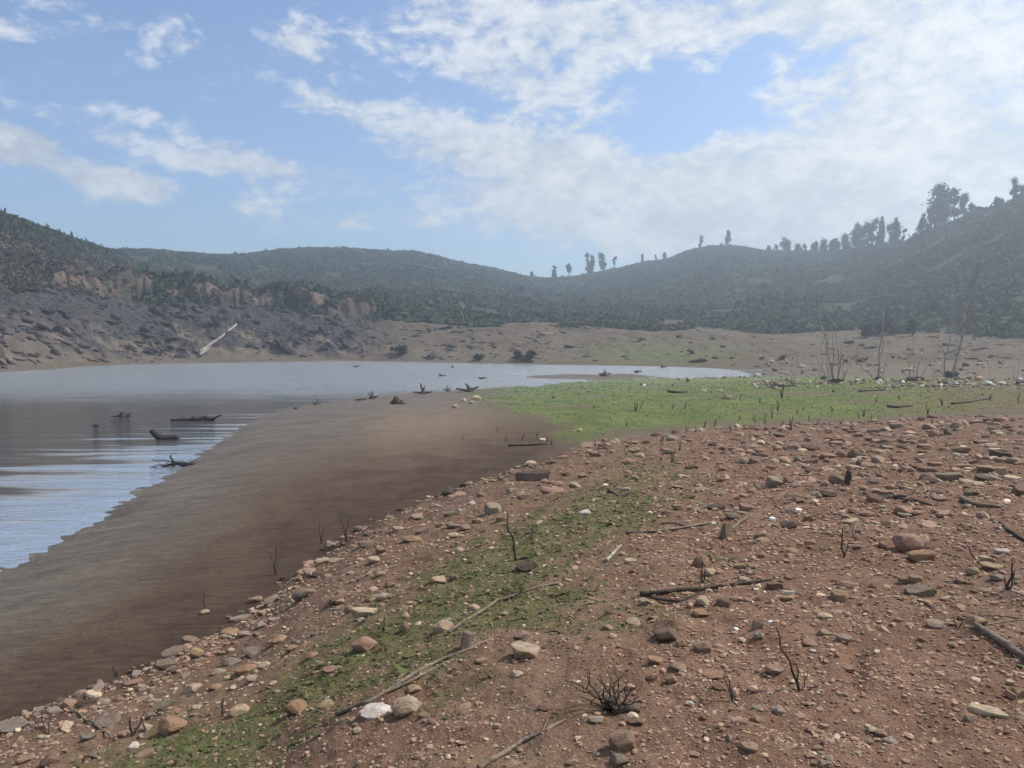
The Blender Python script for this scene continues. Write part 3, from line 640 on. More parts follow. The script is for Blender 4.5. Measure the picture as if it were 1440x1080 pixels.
 (1250, 629, 20, 6, 'L', 's', None), (1300, 628, 20, 7, 'T', 's', None), (1394, 627, 17, 7, 'C', 's', None), (1399, 633, 17, 6, 'C', 's', None), (1408, 641, 29, 12, 'D', 's', 'dark grey flat slab near the photo border in upper rubble'), (1424, 648, 18, 7, 'C', 's', None), (1378, 643, 13, 8, 'C', 'r', None), (1388, 661, 30, 9, 'T', 's', 'long tan slab topping a shaded olive block'), (1385, 671, 26, 12, 'K', 'a', None), (1409, 662, 14, 12, 'C', 'e', None), (1334, 671, 34, 14, 'K', 's', 'low olive-grey slab half buried in rubble'), (1362, 676, 26, 8, 'C', 'e', None), (1377, 680, 14, 6, 'C', 's', None), (1366, 693, 18, 10, 'K', 'a', None), (1352, 633, 24, 9, 'P', 's', None), (1343, 640, 13, 9, 'C', 'a', None), (1370, 648, 14, 8, 'O', 'r', None), (1290, 656, 20, 7, 'O', 's', None), (1258, 656, 9, 9, 'C', 'r', None), (1272, 656, 10, 10, 'L', 'r', None), (1315, 654, 20, 6, 'P', 's', None), (1303, 661, 24, 6, 'P', 's', None), (1355, 655, 17, 6, 'P', 's', None), (1361, 659, 11, 7, 'C', 'r', None), (1323, 698, 7, 9, 'W', 'a', None), (1320, 702, 20, 6, 'T', 's', None), (1416, 703, 12, 7, 'W', 'r', None), (1387, 724, 14, 8, 'C', 'e', None), (1322, 720, 24, 7, 'T', 'e', None), (1300, 670, 16, 10, 'G', 'r', None), (1252, 684, 14, 9, 'O', 'a', None), (1240, 668, 14, 8, 'P', 'a', None), (1215, 668, 16, 7, 'L', 's', None), (1220, 655, 20, 8, 'T', 's', None), (1230, 633, 15, 6, 'T', 's', None), (1213, 650, 18, 10, 'B', 'a', None),
 (1022, 558, 17, 8, 'L', 'r', 'pale stone lying out on the green flat'), (670, 559, 13, 7, 'C', 'r', 'cream stone at the green edge by the pond'), (640, 571, 9, 7, 'C', 'r', 'small cream stone on the mud flat short of the pond edge'), (652, 562, 8, 6, 'C', 'a', None), (663, 565, 8, 5, 'L', 'r', None),
 (815, 604, 9, 6, 'Y', 'r', None), (806, 606, 6, 4, 'C', 'r', None), (763, 618, 10, 4, 'C', 's', None), (905, 541, 7, 5, 'W', 'r', None), (862, 545, 7, 3, 'L', 's', None), (990, 548, 10, 4, 'L', 's', None), (945, 616, 17, 10, 'L', 'r', None), (1012, 549, 8, 5, 'C', 'r', None),
]
ST = [s for s in ST if s[2] > 0]
# more stones of the two rubble belts, kept clear of the ones above
taken = [(s[0], s[1], max(s[2], 8)) for s in ST]
def clear(px, py, w):
    return all(abs(px - a) > (w + c) * .48 or abs(py - b) > (w + c) * .30 for a, b, c in taken)
def fill(n, pick, wr):
    c = 0; t = 0
    while c < n and t < n * 60:
        t += 1
        px, py, cols = pick(); w = random.uniform(*wr)
        if not clear(px, py, w): continue
        taken.append((px, py, w))
        s = random.choice('aaasrre'); h = w * {'a': .62, 's': .36, 'r': .62, 'e': .33}[s]
        ST.append((px, py, w, h, random.choice(cols), s, None)); c += 1
ex = np.array([(0, 1035), (200, 958), (350, 890), (500, 775), (620, 718), (750, 668), (850, 634), (1000, 618)], float)
def pick_edge():
    px = random.uniform(5, 880); e = np.interp(px, ex[:, 0], ex[:, 1])
    return px, e + random.uniform(-2, 1) + abs(random.gauss(0, 1)) * np.interp(px, [0, 300, 880], [42, 46, 18]), 'LTGTTPOCBB'
def pick_right():
    px = random.uniform(930, 1432); py = 602 + abs(random.gauss(0, 75)) + max(0, (1050 - px)) * .1
    return px, py, 'PPPTTOBRLC'
def pick_low():
    return random.uniform(880, 1432), random.uniform(780, 1075), 'PTTORRBLC'
fill(14, pick_edge, (9, 15)); fill(14, pick_right, (10, 17))
ST = ST[:420]
# keep individuals to the 300 largest
order = sorted(range(len(ST)), key=lambda i: (ST[i][6] is None, -ST[i][2] * ST[i][3]))
NIND = 298
indiv = [ST[i] for i in order[:NIND]]; rest = [ST[i] for i in order[NIND:]]

LAND = [(s[6], s[0], s[1]) for s in indiv if s[6]]
SHORT = {
 (528, 997): 'the white quartz stone', (573, 991): 'the lumpy cream stone', (738, 917): 'the smooth cream wedge', (656, 901): 'the grey stone on edge', (623, 878): 'the pale broken stone',
 (515, 860): 'the long pale cream stone', (513, 905): 'the large pinkish stone', (338, 996): 'the cream oval stone', (417, 993): 'the upright reddish stone', (244, 1019): 'the broad orange-tan stone',
 (188, 1047): 'the small pure white stone', (17, 1022): 'the corner grey slab', (875, 1038): 'the large tan boulder', (767, 995): 'the lone red-brown stone', (907, 846): 'the log end', (938, 892): 'the brown earthy block',
 (738, 797): 'the dark grass-patch stone', (617, 817): 'the thin white flake', (580, 757): 'the orange oval stone', (822, 721): 'the single white chip', (463, 766): 'the pale mud-edge stone', (427, 834): 'the large grey mud-edge stone',
 (288, 860): 'the lone mud stone', (340, 870): 'the pale mud sliver', (323, 889): 'the rusty orange stone', (245, 918): 'the dark mud slab', (277, 919): 'the yellow block', (272, 967): 'the broken strip stone', (373, 933): 'the cream strip stone',
 (693, 714): 'the tall pale grey stone', (748, 671): 'the dark wet shelf', (1007, 713): 'the lid-like dark stone', (1020, 747): 'the upright brown slab', (988, 845): 'the cream stone under the log', (1107, 833): 'the white gravel sliver',
 (1180, 838): 'the yellowish block', (1143, 915): 'the tiny white pebble', (1090, 943): 'the crooked dead stem', (1095, 998): 'the pale grey gravel block', (970, 989): 'the white pebble by the bush', (1388, 1001): 'the long cream-orange stone',
 (1432, 973): 'the yellow border stone', (1373, 872): 'the thick grey branch end', (1315, 879): 'the lilac-grey flat stone', (1295, 833): 'the tilted pale slab', (1403, 812): 'the squared grey block', (1276, 762): 'the big pinkish boulder',
 (1296, 783): 'the orange-tan flat stone', (1088, 676): 'the blue-grey block', (1200, 637): 'the olive boulder', (1117, 699): 'the long cream rubble stone', (1230, 700): 'the dark red stone', (1270, 717): 'the smooth pink boulder',
 (1307, 599): 'the yellowish crest stone', (1390, 590): 'the grey-green crest stone', (1408, 641): 'the dark grey slab', (1388, 661): 'the long tan slab', (1334, 671): 'the low olive slab', (1022, 558): 'the pale stone on the green flat',
 (670, 559): 'the cream pond-edge stone'}
LM = [(t, a, b) for (a, b), t in SHORT.items()]
used_labels = {s[6] for s in indiv if s[6]}
def direction(dx, dy):
    a = math.degrees(math.atan2(-dy * 1.5, dx)) % 360
    return ['right of', 'beyond and right of', 'beyond', 'beyond and left of', 'left of', 'in front and left of', 'in front of', 'in front and right of'][int(((a + 22.5) % 360) // 45)]
def auto_label(s):
    px, py, w, h, c, shp, own = s
    size = 'small' if w < 15 else ('mid-sized' if w < 22 else 'large')
    cands = sorted(LM, key=lambda m: math.hypot(m[1] - px, (m[2] - py) * 1.5))
    for pre in ('', size + ' '):
        for m in cands[:3]:
            l = f"{pre}{CC[c][0]} {SH[shp][0]} stone {direction(px - m[1], py - m[2])} {m[0]}"
            if l not in used_labels: used_labels.add(l); return l
    for m in cands[:4]:
        for n_ in cands[:5]:
            if n_ is m: continue
            l = f"{CC[c][0]} {SH[shp][0]} stone between {m[0]} and {n_[0]}"
            if l not in used_labels: used_labels.add(l); return l
    m = cands[0]; l = f"{size} {CC[c][0]} {SH[shp][0]} stone farther out {direction(px - m[1], py - m[2])} {m[0]}"
    used_labels.add(l); return l

def stone_geom(s):
    px, py, w, h, c, shp, own = s
    p, dep = at(px, min(py + h * .42, 1079))
    u = dep / F
    Wd = w * u
    t = (CAMZ - p.z) / math.hypot(p.x, p.y)
    ang = math.atan2(p.x, p.y)
    if shp == 'u': D = Wd * .45; Hh = h * u
    else:
        D = Wd * {'r': .85, 'a': .8, 's': .75, 'e': .45, 'l': .8}[shp]
        Hh = min(max(h * u - .55 * D * t, .26 * Wd), 1.15 * Wd)
    return p, ang, Wd, D, Hh
def col_jit(c, r=.12):
    b = np.array(CC[c][1]) * random.uniform(1 - r, 1 + r)
    return (*np.clip(b * np.array([random.uniform(.96, 1.04), 1, random.uniform(.95, 1.05)]), 0, 1), 1)
for s in indiv:
    p, ang, Wd, D, Hh = stone_geom(s)
    kd = SH[s[5]][1]
    o = bpy.data.objects.new('stone', random.choice(STONE_ME[kd])); link(o)
    back = D * .32
    x, y = p.x + math.sin(ang) * back, p.y + math.cos(ang) * back
    z = float(hgt(x, y))
    o.location = (x, y, min(z, p.z + .02) + Hh * .5 - Hh * (.25 if s[5] != 's' else .05))
    o.scale = (Wd * .52, D * .52, Hh * .56)
    if s[5] == 'u':
        o.rotation_euler = (random.uniform(-.1, .1), random.uniform(-.15, .25), -ang + .35)
        o.scale = (D * .8, Wd * .6, Hh * .6)
        o.rotation_euler = (math.pi / 2 * 0 + .12, .28, -ang + 1.2)
        sc_ = o.scale; o.scale = (Wd * .62, D * .9, Hh * .6)
    else:
        o.rotation_euler = (random.uniform(-.14, .14), random.uniform(-.14, .14), -ang + random.uniform(-.35, .35))
    o.color = col_jit(s[4])
    tag(o, s[6] or auto_label(s), 'stone', 'stones scattered over the bank and its rubble')

# --- rubble and gravel: far too many to count
ROCK1 = [rock_shape('ang', 700 + i, 1)[0] for i in range(14)] + [rock_shape('slab', 800 + i, 1)[0] for i in range(10)]
F1 = ICO[1][1]
ROCK2 = [rock_shape('ang', 900 + i, 2)[0] for i in range(14)] + [rock_shape('slab', 950 + i, 2)[0] for i in range(10)]
F2 = ICO[2][1]
def rocks_mesh(name, P, S, cols, protos, F_, mat, sink=.3, tilt=.35, yaw=None, roll=None):
    n = len(P); nv = len(protos[0])
    sel = rng.integers(0, len(protos), n)
    V = np.array(protos)[sel]                                   # n nv 3
    V = V * S[:, None, :]
    if roll is not None:
        c, s_ = np.cos(roll)[:, None], np.sin(roll)[:, None]
        V = np.stack([V[:, :, 0] * c + V[:, :, 2] * s_, V[:, :, 1], -V[:, :, 0] * s_ + V[:, :, 2] * c], -1)
    if yaw is None: yaw = rng.uniform(0, 2 * math.pi, n)
    tx = rng.normal(0, tilt, n)
    c, s_ = np.cos(tx)[:, None], np.sin(tx)[:, None]
    y, z = V[:, :, 1] * c - V[:, :, 2] * s_, V[:, :, 1] * s_ + V[:, :, 2] * c
    V = np.stack([V[:, :, 0], y, z], -1)
    c, s_ = np.cos(yaw)[:, None], np.sin(yaw)[:, None]
    x, y = V[:, :, 0] * c - V[:, :, 1] * s_, V[:, :, 0] * s_ + V[:, :, 1] * c
    V = np.stack([x, y, V[:, :, 2]], -1)
    P = P.copy(); P[:, 2] += S[:, 2] * (1 - sink) - S[:, 2] * .2
    V = V + P[:, None, :]
    FF = (F_[None] + (np.arange(n) * nv)[:, None, None]).reshape(-1, 3)
    return mesh_np(name, V.reshape(-1, 3), FF, mat, False, attrs={'tint': np.repeat(cols, nv, axis=0)})
PAL = np.array([CC[c][1] for c in 'TTTPPORBBBRTCKBRPT'])
PALM = np.array([CC[c][1] for c in 'TGLTTBBPDCPTOKBB'])
def palcols(n, pal, dull=.8):
    c = pal[rng.integers(0, len(pal), n)] * rng.uniform(.70, 1.08, n)[:, None] * dull
    if len(pal) > 10: c = c * .78 + np.array([.22, .14, .095]) * .22
    return c
def scatter(n, r0, r1, a0, a1, power=1.0):
    th = np.radians(rng.uniform(a0, a1, n)); r = np.exp(rng.uniform(math.log(r0), math.log(r1), n) ** 1.0)
    x, y = np.sin(th) * r, np.cos(th) * r; z = hgt(x, y)
    px, py, dep = project(x, y, z); L = bil(LV, x, y)
    return x, y, z, px, py, r, L
def density_rubble(x, y, px, py, L):
    nn = fbm(x * .8, y * .8, 3)
    edge = np.exp(-((L - .93) / .075) ** 2) * np.where(px < 900, 1.0, .6)
    right = sstep(880, 1060, px) * (L < 1.03) * (.14 + .50 * (1 - sstep(630, 800, py)))
    low = sstep(820, 960, px) * (L < 1) * .15
    base = .045 * (L < .98)
    gmask = bil(grass, x, y)
    d = np.maximum.reduce([edge, right, low, base]) * (.75 + 1.1 * nn) * (1 - .55 * gmask * (L < .9))
    return np.where(L > 1.02, 0, d)
# larger rubble
x, y, z, px, py, r, L = scatter(78000, 2.4, 32, -46, 58)
d = density_rubble(x, y, px, py, L)
keep = rng.random(len(x)) < np.clip(d * (.55 + .9 * (fbm(x * .35 + 5, y * .35, 3) > -.05)), 0, 1) * .34
x, y, z, px, py, r, L = (q[keep] for q in (x, y, z, px, py, r, L))
n = len(x)
S = (np.exp(rng.normal(0, .5, n)) * .0031 * r * np.where(r < 6, .8, 1.0))
S = np.clip(S, .006, .16)
S3 = np.stack([S * rng.uniform(1, 1.3, n), S * rng.uniform(.55, .95, n), S * rng.uniform(.22, .55, n)], -1)
left = px < 800
cols = np.where(left[:, None], palcols(n, PALM, .95), palcols(n, PAL, 1.0))
me = rocks_mesh('rubble', np.stack([x, y, z], -1), S3, cols, ROCK2, F2, M_RUBBLE)
tag(mobj('rubble', me), 'reddish and grey rubble strewn thickly over the bank', 'rubble', None, 'stuff')
print('rubble', n)
# the photographed small stones past the first 300
P_, S_, C_ = [], [], []
for s in rest:
    p, ang, Wd, D, Hh = stone_geom(s)
    P_.append(p[:]); S_.append((Wd * .5, D * .5, Hh * .5)); C_.append(CC[s[4]][1])
if P_:
    me = rocks_mesh('small_stones', np.array(P_), np.array(S_), np.array(C_), ROCK2, F2, M_RUBBLE, tilt=.15)
    tag(mobj('pebbles', me), 'small pale pebbles lying between the larger bank stones', 'pebbles', None, 'stuff')
# gravel
x, y, z, px, py, r, L = scatter(390000, 2.3, 26, -46, 58)
nn = fbm(x * 1.3, y * 1.3, 3)
d = np.where(L < 1.0, .30 + .35 * sstep(820, 1000, px) + .25 * np.exp(-((L - .92) / .09) ** 2), 0) * (.8 + .9 * nn) * (1 - .5 * bil(grass, x, y))
d = d * (1 - .6 * sstep(8, 22, r))
keep = rng.random(len(x)) < np.clip(d, 0, 1) * .42
x, y, z, px, py, r, L = (q[keep] for q in (x, y, z, px, py, r, L))
n = len(x)
S = np.clip(np.exp(rng.normal(0, .45, n)) * .0017 * r, .003, .03)
S3 = np.stack([S, S * rng.uniform(.6, 1, n), S * rng.uniform(.25, .55, n)], -1)
me = rocks_mesh('gravel', np.stack([x, y, z], -1), S3, np.where((px < 800)[:, None], palcols(n, PALM, 1.15), palcols(n, PAL, 1.2)), ROCK1, F1, M_RUBBLE)
tag(mobj('gravel', me), 'fine reddish gravel and grit covering the bank soil', 'gravel', None, 'stuff')
print('gravel', n)
# pale stones where the flat meets the far slope, and along the pond edge
x, y, z, px, py, r, L = scatter(50000, 45, 112, -8, 36)
d = np.where(px > 1060, np.exp(-((py - 540) / 5.0) ** 2) * .9 + .22 * np.exp(-((py - 512) / 22) ** 2), 0) + np.where(px < 1060, np.exp(-((L - 1.98) / .03) ** 2) * .35 * (px > 560), 0) + .012 * ((L > 1.1) & (L < 2) & (px > 700))
d *= (.7 + 1.6 * fbm(x * .25, y * .25, 3)) * (z > .03)
keep = rng.random(len(x)) < np.clip(d, 0, 1) * .30
x, y, z, px, py, r, L = (q[keep] for q in (x, y, z, px, py, r, L)); n = len(x)
S = np.clip(np.exp(rng.normal(0, .5, n)) * .0013 * r, .02, .5)
S3 = np.stack([S, S * .8, S * rng.uniform(.4, .8, n)], -1)
me = rocks_mesh('shore_rubble', np.stack([x, y, z], -1), S3, palcols(n, np.array([CC[c][1] for c in 'LLLCTGPWBD']), .95), ROCK2, F2, M_RUBBLE)
tag(mobj('shore_rubble', me), 'pale broken stones where the green flat meets the far slope', 'rubble', None, 'stuff')
print('shore', n)
# slabs of rock on the far slopes
x, y, z, px, py, r, L = scatter(160000, 80, 165, -40, 36)
rk = bil(rockm, x, y); sl = bil(wet, x, y) * (L > 4.03)
d = np.where((L > 4.01) & (L < 5.15), .06 + .5 * rk + .6 * rk * sl, 0) * (.5 + 1.8 * fbm(x * .06, y * .06, 3)) + np.where((px > 1130) & (L > 4.6) & (L < 5.3), .10, 0)
keep = (rng.random(len(x)) < np.clip(d, 0, 1) * .13) & (px < 700 + 120 * rng.normal(size=len(x))) | (rng.random(len(x)) < .004) & (L > 4.05) & (L < 5.1)
x, y, z, px, py, r, L, sl = (q[keep] for q in (x, y, z, px, py, r, L, sl)); n = len(x)
S = np.clip(np.exp(rng.normal(0, .6, n)) * .24, .08, .9)
S3 = np.stack([S * rng.uniform(1.0, 2.0, n), S * .9, S * rng.uniform(.22, .5, n)], -1)
pd_ = np.array([(.035, .033, .036), (.045, .042, .042), (.06, .053, .05), (.05, .044, .042)]); pt_ = np.array([(.15, .115, .085), (.19, .145, .105), (.10, .08, .065), (.12, .095, .075), (.065, .055, .05)])
cols = np.where((rng.random(n) < sl * .85 + .08)[:, None], palcols(n, pd_, 1.0), palcols(n, pt_, 1.0))
roll = np.where(px < 520, .42, .42 * np.exp(-(px - 520) / 80)) + rng.normal(0, .28, n)
me = rocks_mesh('slate_slabs', np.stack([x, y, z], -1), S3, cols, ROCK2, F2, M_RUBBLE, sink=.5, tilt=.25, yaw=-np.arctan2(x, y) + rng.normal(0, .35, n), roll=roll)
tag(mobj('slate_ledges', me), 'dark slate ledges and blocks covering the far rocky slope', 'rock ledges', None, 'stuff')
print('slabs', n)

# ------------------------------------------------------------------ sticks, branches, stumps
class Tubes:
    def __init__(s): s.V = []; s.F = []
    def add(s, pts, rad, sides=7, wob=0.0, rough=.12):
        pts = [Vector(p) for p in pts]
        n = len(pts); base = sum(len(v) for v in s.V)
        ring = []
        up = Vector((0, 0, 1))
        for i, p in enumerate(pts):
            d = (pts[min(i + 1, n - 1)] - pts[max(i - 1, 0)]).normalized()
            a = d.cross(up if abs(d.z) < .9 else Vector((1, 0, 0))).normalized(); b = d.cross(a)
            for k_ in range(sides):
                t = 2 * math.pi * k_ / sides
                r_ = rad[i] * (1 + random.uniform(-rough, rough))
                ring.append(p + a * (math.cos(t) * r_) + b * (math.sin(t) * r_))
        s.V.append(np.array([v[:] for v in ring]))
        f = []
        for i in range(n - 1):
            for k_ in range(sides):
                a0 = base + i * sides + k_; a1 = base + i * sides + (k_ + 1) % sides
                f.append((a0, a1, a1 + sides, a0 + sides))
        # closed ends
        c0 = base + n * sides
        s.V.append(np.array([pts[0][:], pts[-1][:]]))
        for k_ in range(sides):
            a0 = base + k_; a1 = base + (k_ + 1) % sides
            f.append((c0, a1, a0, c0)); e = (n - 1) * sides
            f.append((c0 + 1, a0 + e, a1 + e, c0 + 1))
        s.F += f
    def obj(s, name, mat, parent=None):
        V = np.vstack(s.V)
        me = bpy.data.meshes.new(name)
        faces = [tuple(dict.fromkeys(f)) for f in s.F]
        me.from_pydata(V.tolist(), [], faces); me.update()
        me.polygons.foreach_set('use_smooth', np.ones(len(me.polygons), dtype=bool))
        me.materials.append(mat)
        return mobj(name, me, parent)
def curve(a, b, n=12, wob=.03, sag=None):
    a = Vector(a); b = Vector(b); L = (b - a).length
    ph = [random.uniform(0, 6.28) for _ in range(6)]
    d = (b - a).normalized(); s1 = d.cross(Vector((0, 0, 1)))
    s1 = s1.normalized() if s1.length > .05 else Vector((1, 0, 0)); s2 = d.cross(s1)
    out = []
    for i in range(n):
        t = i / (n - 1); w = wob * L * min(1, 4 * t * (1 - t) + .15)
        p = a.lerp(b, t) + s1 * (w * (math.sin(5 * t + ph[0]) * .7 + .4 * math.sin(13 * t + ph[1]))) + s2 * (w * .8 * (math.sin(6 * t + ph[2]) * .6 + .4 * math.sin(15 * t + ph[3])))
        out.append(p)
    return out
def taper(n, r0, r1, mid=None): return [r0 + (r1 - r0) * i / (n - 1) for i in range(n)]

def lying(pix, wpx0, wpx1, mat, label, cat='branch', name='fallen_branch', twigs=(), group=None, lift=.4, wob=.018):
    """a branch lying on the ground along photo points; twigs = further lists of points"""
    def line(pp, w0, w1, T):
        P = []; 
        for (a, b) in pp: P.append(at(a, b))
        dep = P[len(P) // 2][1]
        pts = []
        for (p, d_), (q_, d2) in zip(P[:-1], P[1:]):
            seg = 7
            for i in range(seg): pts.append(p.lerp(q_, i / seg))
        pts.append(P[-1][0])
        n = len(pts); r0, r1 = w0 * dep / F / 2, w1 * dep / F / 2
        out = []
        ph = random.uniform(0, 6)
        L = (pts[-1] - pts[0]).length
        for i, p in enumerate(pts):
            r_ = r0 + (r1 - r0) * i / (n - 1)
            g_ = float(hgt(p.x, p.y))
            t = i / (n - 1)
            off = wob * L * (math.sin(7 * t + ph) * .5 + .35 * math.sin(17 * t + 2 * ph))
            out.append(Vector((p.x + off * .4, p.y + off * .6, g_ + r_ * (lift + .5))))
        # keep it stiff: smooth heights
        zs = [p.z for p in out]
        for _ in range(6): zs = [zs[0]] + [max((zs[i - 1] + zs[i + 1]) / 2, out[i].z * 0 + (zs[i] * .5 + (zs[i - 1] + zs[i + 1]) * .25)) for i in range(1, n - 1)] + [zs[-1]]
        for i, p in enumerate(out): p.z = zs[i]
        T.add(out, taper(n, r0, r1), 8)
    T = Tubes(); line(pix, wpx0, wpx1, T)
    if not twigs:
        o = T.obj(name, mat)
    else:
        o = empty(name, at(*pix[0])[0]); o.location = (0, 0, 0)
        base = at(*pix[0])[0]; o.location = base
        c = T.obj('stem', mat, o); c.matrix_parent_inverse = Matrix.Translation(-base)
        for tw in twigs:
            T2 = Tubes(); line(tw[0], tw[1], tw[2], T2); c = T2.obj('twig', mat, o); c.matrix_parent_inverse = Matrix.Translation(-base)
    tag(o, label, cat, group)
    return o
lying([(472, 1008), (520, 988), (570, 958), (620, 932), (662, 914), (690, 901)], 6, 4, M_GREYW, 'long grey branch lying diagonally in the grass behind the white quartz', twigs=[([(545, 975), (585, 958), (640, 928)], 5, 3), ([(655, 917), (668, 903), (665, 890)], 3, 1.5)])  # the parallel twig is shaped after the thin shadow strand beside the branch
lying([(630, 892), (660, 871), (700, 848), (740, 832), (785, 822)], 4.5, 3, M_GREYW, 'thin straight stick lying in the grass beyond the long grey branch', name='stick', cat='stick')
lying([(672, 1085), (700, 1066), (735, 1045), (768, 1028), (795, 1014)], 8, 4, M_GREYW, 'bare branch lying on red soil at the photo bottom edge', twigs=[([(762, 1032), (770, 1012), (775, 1003)], 2.5, 1.5)])
lying([(900, 838), (940, 834), (985, 832), (1040, 823), (1088, 817)], 7, 4, M_DARKW, 'dark fallen log lying across the open bank past the bush', cat='log', name='fallen_log', twigs=[([(915, 842), (960, 846), (990, 834)], 5, 3), ([(1030, 826), (1058, 805), (1075, 800)], 2.5, 1.5)])
lying([(880, 751), (925, 748), (965, 743), (1005, 737)], 3, 4.5, M_GREYW, 'straight grey stick lying beside the upright brown slab on its pond side', name='stick', cat='stick')
lying([(1022, 752), (1040, 738), (1060, 724)], 4, 2.5, M_GREYW, 'short grey stick running up from the upright brown slab', name='stick', cat='stick')
lying([(1372, 882), (1395, 897), (1420, 915), (1446, 934)], 9, 12, M_GREYW, 'thick grey weathered branch cut by the photo border', twigs=[([(1385, 880), (1410, 876), (1440, 872)], 2.5, 1.5)])
lying([(1395, 733), (1415, 746), (1446, 765)], 4, 5, M_DARKW, 'dark thin branch slanting to the photo border above the rubble')
lying([(1352, 704), (1375, 712), (1408, 715)], 8, 4, M_GREYW, 'half-buried brown root lying in the upper rubble near the border', name='root', cat='root')
lying([(1228, 706), (1255, 703), (1275, 699), (1292, 686)], 8, 3, M_DARKW, 'half-buried dark branch curling out of the upper rubble', twigs=[([(1262, 702), (1285, 704), (1310, 712)], 3, 2)])
lying([(852, 791), (862, 782), (873, 769)], 5, 3.5, M_PALE, 'short pale stick near the single white chip', name='stick', cat='stick')
lying([(855, 690), (870, 698), (890, 694)], 3, 2.5, M_DARKW, 'short dark curved twig on the brown ground beside the flat', name='twig', cat='twig')
lying([(503, 818), (525, 806), (560, 796)], 4.5, 2.5, M_GREYW, 'grey stick lying along the rubble strip above the mud', name='stick', cat='stick')
lying([(108, 1003), (130, 1018), (158, 1038)], 3.5, 2.5, M_GREYW, 'thin stick leaning over wet stones near the photo corner', name='stick', cat='stick', twigs=[([(125, 1013), (135, 1005), (142, 1001)], 2, 1.2)])
lying([(-6, 1068), (16, 1057)], 4, 3, M_GREYW, 'grey stick end poking in from the photo corner', name='stick', cat='stick')
lying([(1248, 573), (1262, 574), (1282, 572)], 4, 3, M_DARKW, 'short dark log lying on the yellowing end of the flat', cat='log', name='fallen_log')
lying([(1338, 569), (1365, 566), (1392, 561)], 3.2, 2, M_DARKW, 'long dark log lying on the bare end of the flat', cat='log', name='fallen_log')
lying([(940, 552), (952, 553), (965, 552)], 4, 3, M_DARKW, 'dark log lying on the green flat near the pond spit', cat='log', name='fallen_log')
lying([(715, 628), (740, 627), (770, 625)], 3.5, 2.5, M_DARKW, 'dark driftwood stick at the border of brown mud and green', name='stick', cat='stick')
lying([(1208, 551), (1225, 550), (1245, 549)], 3, 2, M_DARKW, 'thin dark log lying on the flat in front of the dead trees', cat='log', name='fallen_log')
lying([(1085, 543), (1100, 544), (1118, 543)], 3.5, 2.5, M_DARKW, 'dark log at the far edge of the flat beside the pond tip', cat='log', name='fallen_log')
lying([(1290, 845), (1310, 855), (1322, 862)], 2, 1.5, M_DARKW, 'very thin dark twig below the tilted pale slab', name='twig', cat='twig')
lying([(1040, 806), (1065, 798), (1100, 790)], 2.5, 2, M_DARKW, 'thin dark twig beyond the fallen log', name='twig', cat='twig')
lying([(1015, 818), (1040, 812), (1072, 800)], 2.0, 1.5, M_GREYW, 'thin grey twig resting along the dark fallen log', name='twig', cat='twig')
lying([(1090, 712), (1100, 718), (1118, 722)], 2.5, 1.5, M_GREYW, 'small grey twig in the rubble below the long cream stone', name='twig', cat='twig')
lying([(930, 738), (950, 737), (965, 741)], 3, 2.5, M_GREYW, 'short grey twig lying just beyond the straight grey stick', name='twig', cat='twig')
lying([(1352, 868), (1400, 866), (1438, 872)], 2, 1.5, M_DARKW, 'wiry dark twig above the thick grey branch', name='twig', cat='twig')

def standing(px, py, tips, wpx, mat, label, cat, name="dead_sapling", group=None, parts=False, wob=.05):
    """stems that stand at a ground pixel and reach to photo pixels (tips), at about the same distance"""
    base, dep = at(px, py); u = dep / F
    o = empty(name, base)
    rt = Vector((math.cos(math.atan2(base.x, base.y)), -math.sin(math.atan2(base.x, base.y)), 0))
    fw = Vector((base.x, base.y, 0)).normalized()
    made = []
    for ti, tp in enumerate(tips):
        qx, qy = tp[0], tp[1]; w = tp[2] if len(tp) > 2 else wpx; dp = tp[3] if len(tp) > 3 else random.uniform(-.3, .3)
        off = (tp[4] if len(tp) > 4 else (0, 0))
        b = rt * (off[0] * u) + Vector((0, 0, off[1] * u))
        hgt_ = (py - qy) * u; e = rt * ((qx - px) * u) + Vector((0, 0, hgt_)) + fw * (dp * hgt_)
        n = 9; pts = curve(b - Vector((0, 0, .02 + .3 * w * u)) if off == (0, 0) else b, e, n, wob)
        T = Tubes(); T.add(pts, taper(n, w * u / 2, w * u / 2 * .45), 6)
        made.append((T, tp))
    if len(made) == 1:
        me_o = made[0][0].obj(name, mat); COL.objects.unlink(o); bpy.data.objects.remove(o)
        me_o.location = base; o = me_o
    else:
        for i, (T, tp) in enumerate(made): T.obj('stem', mat, o)
    tag(o, label, cat, group)
    return o
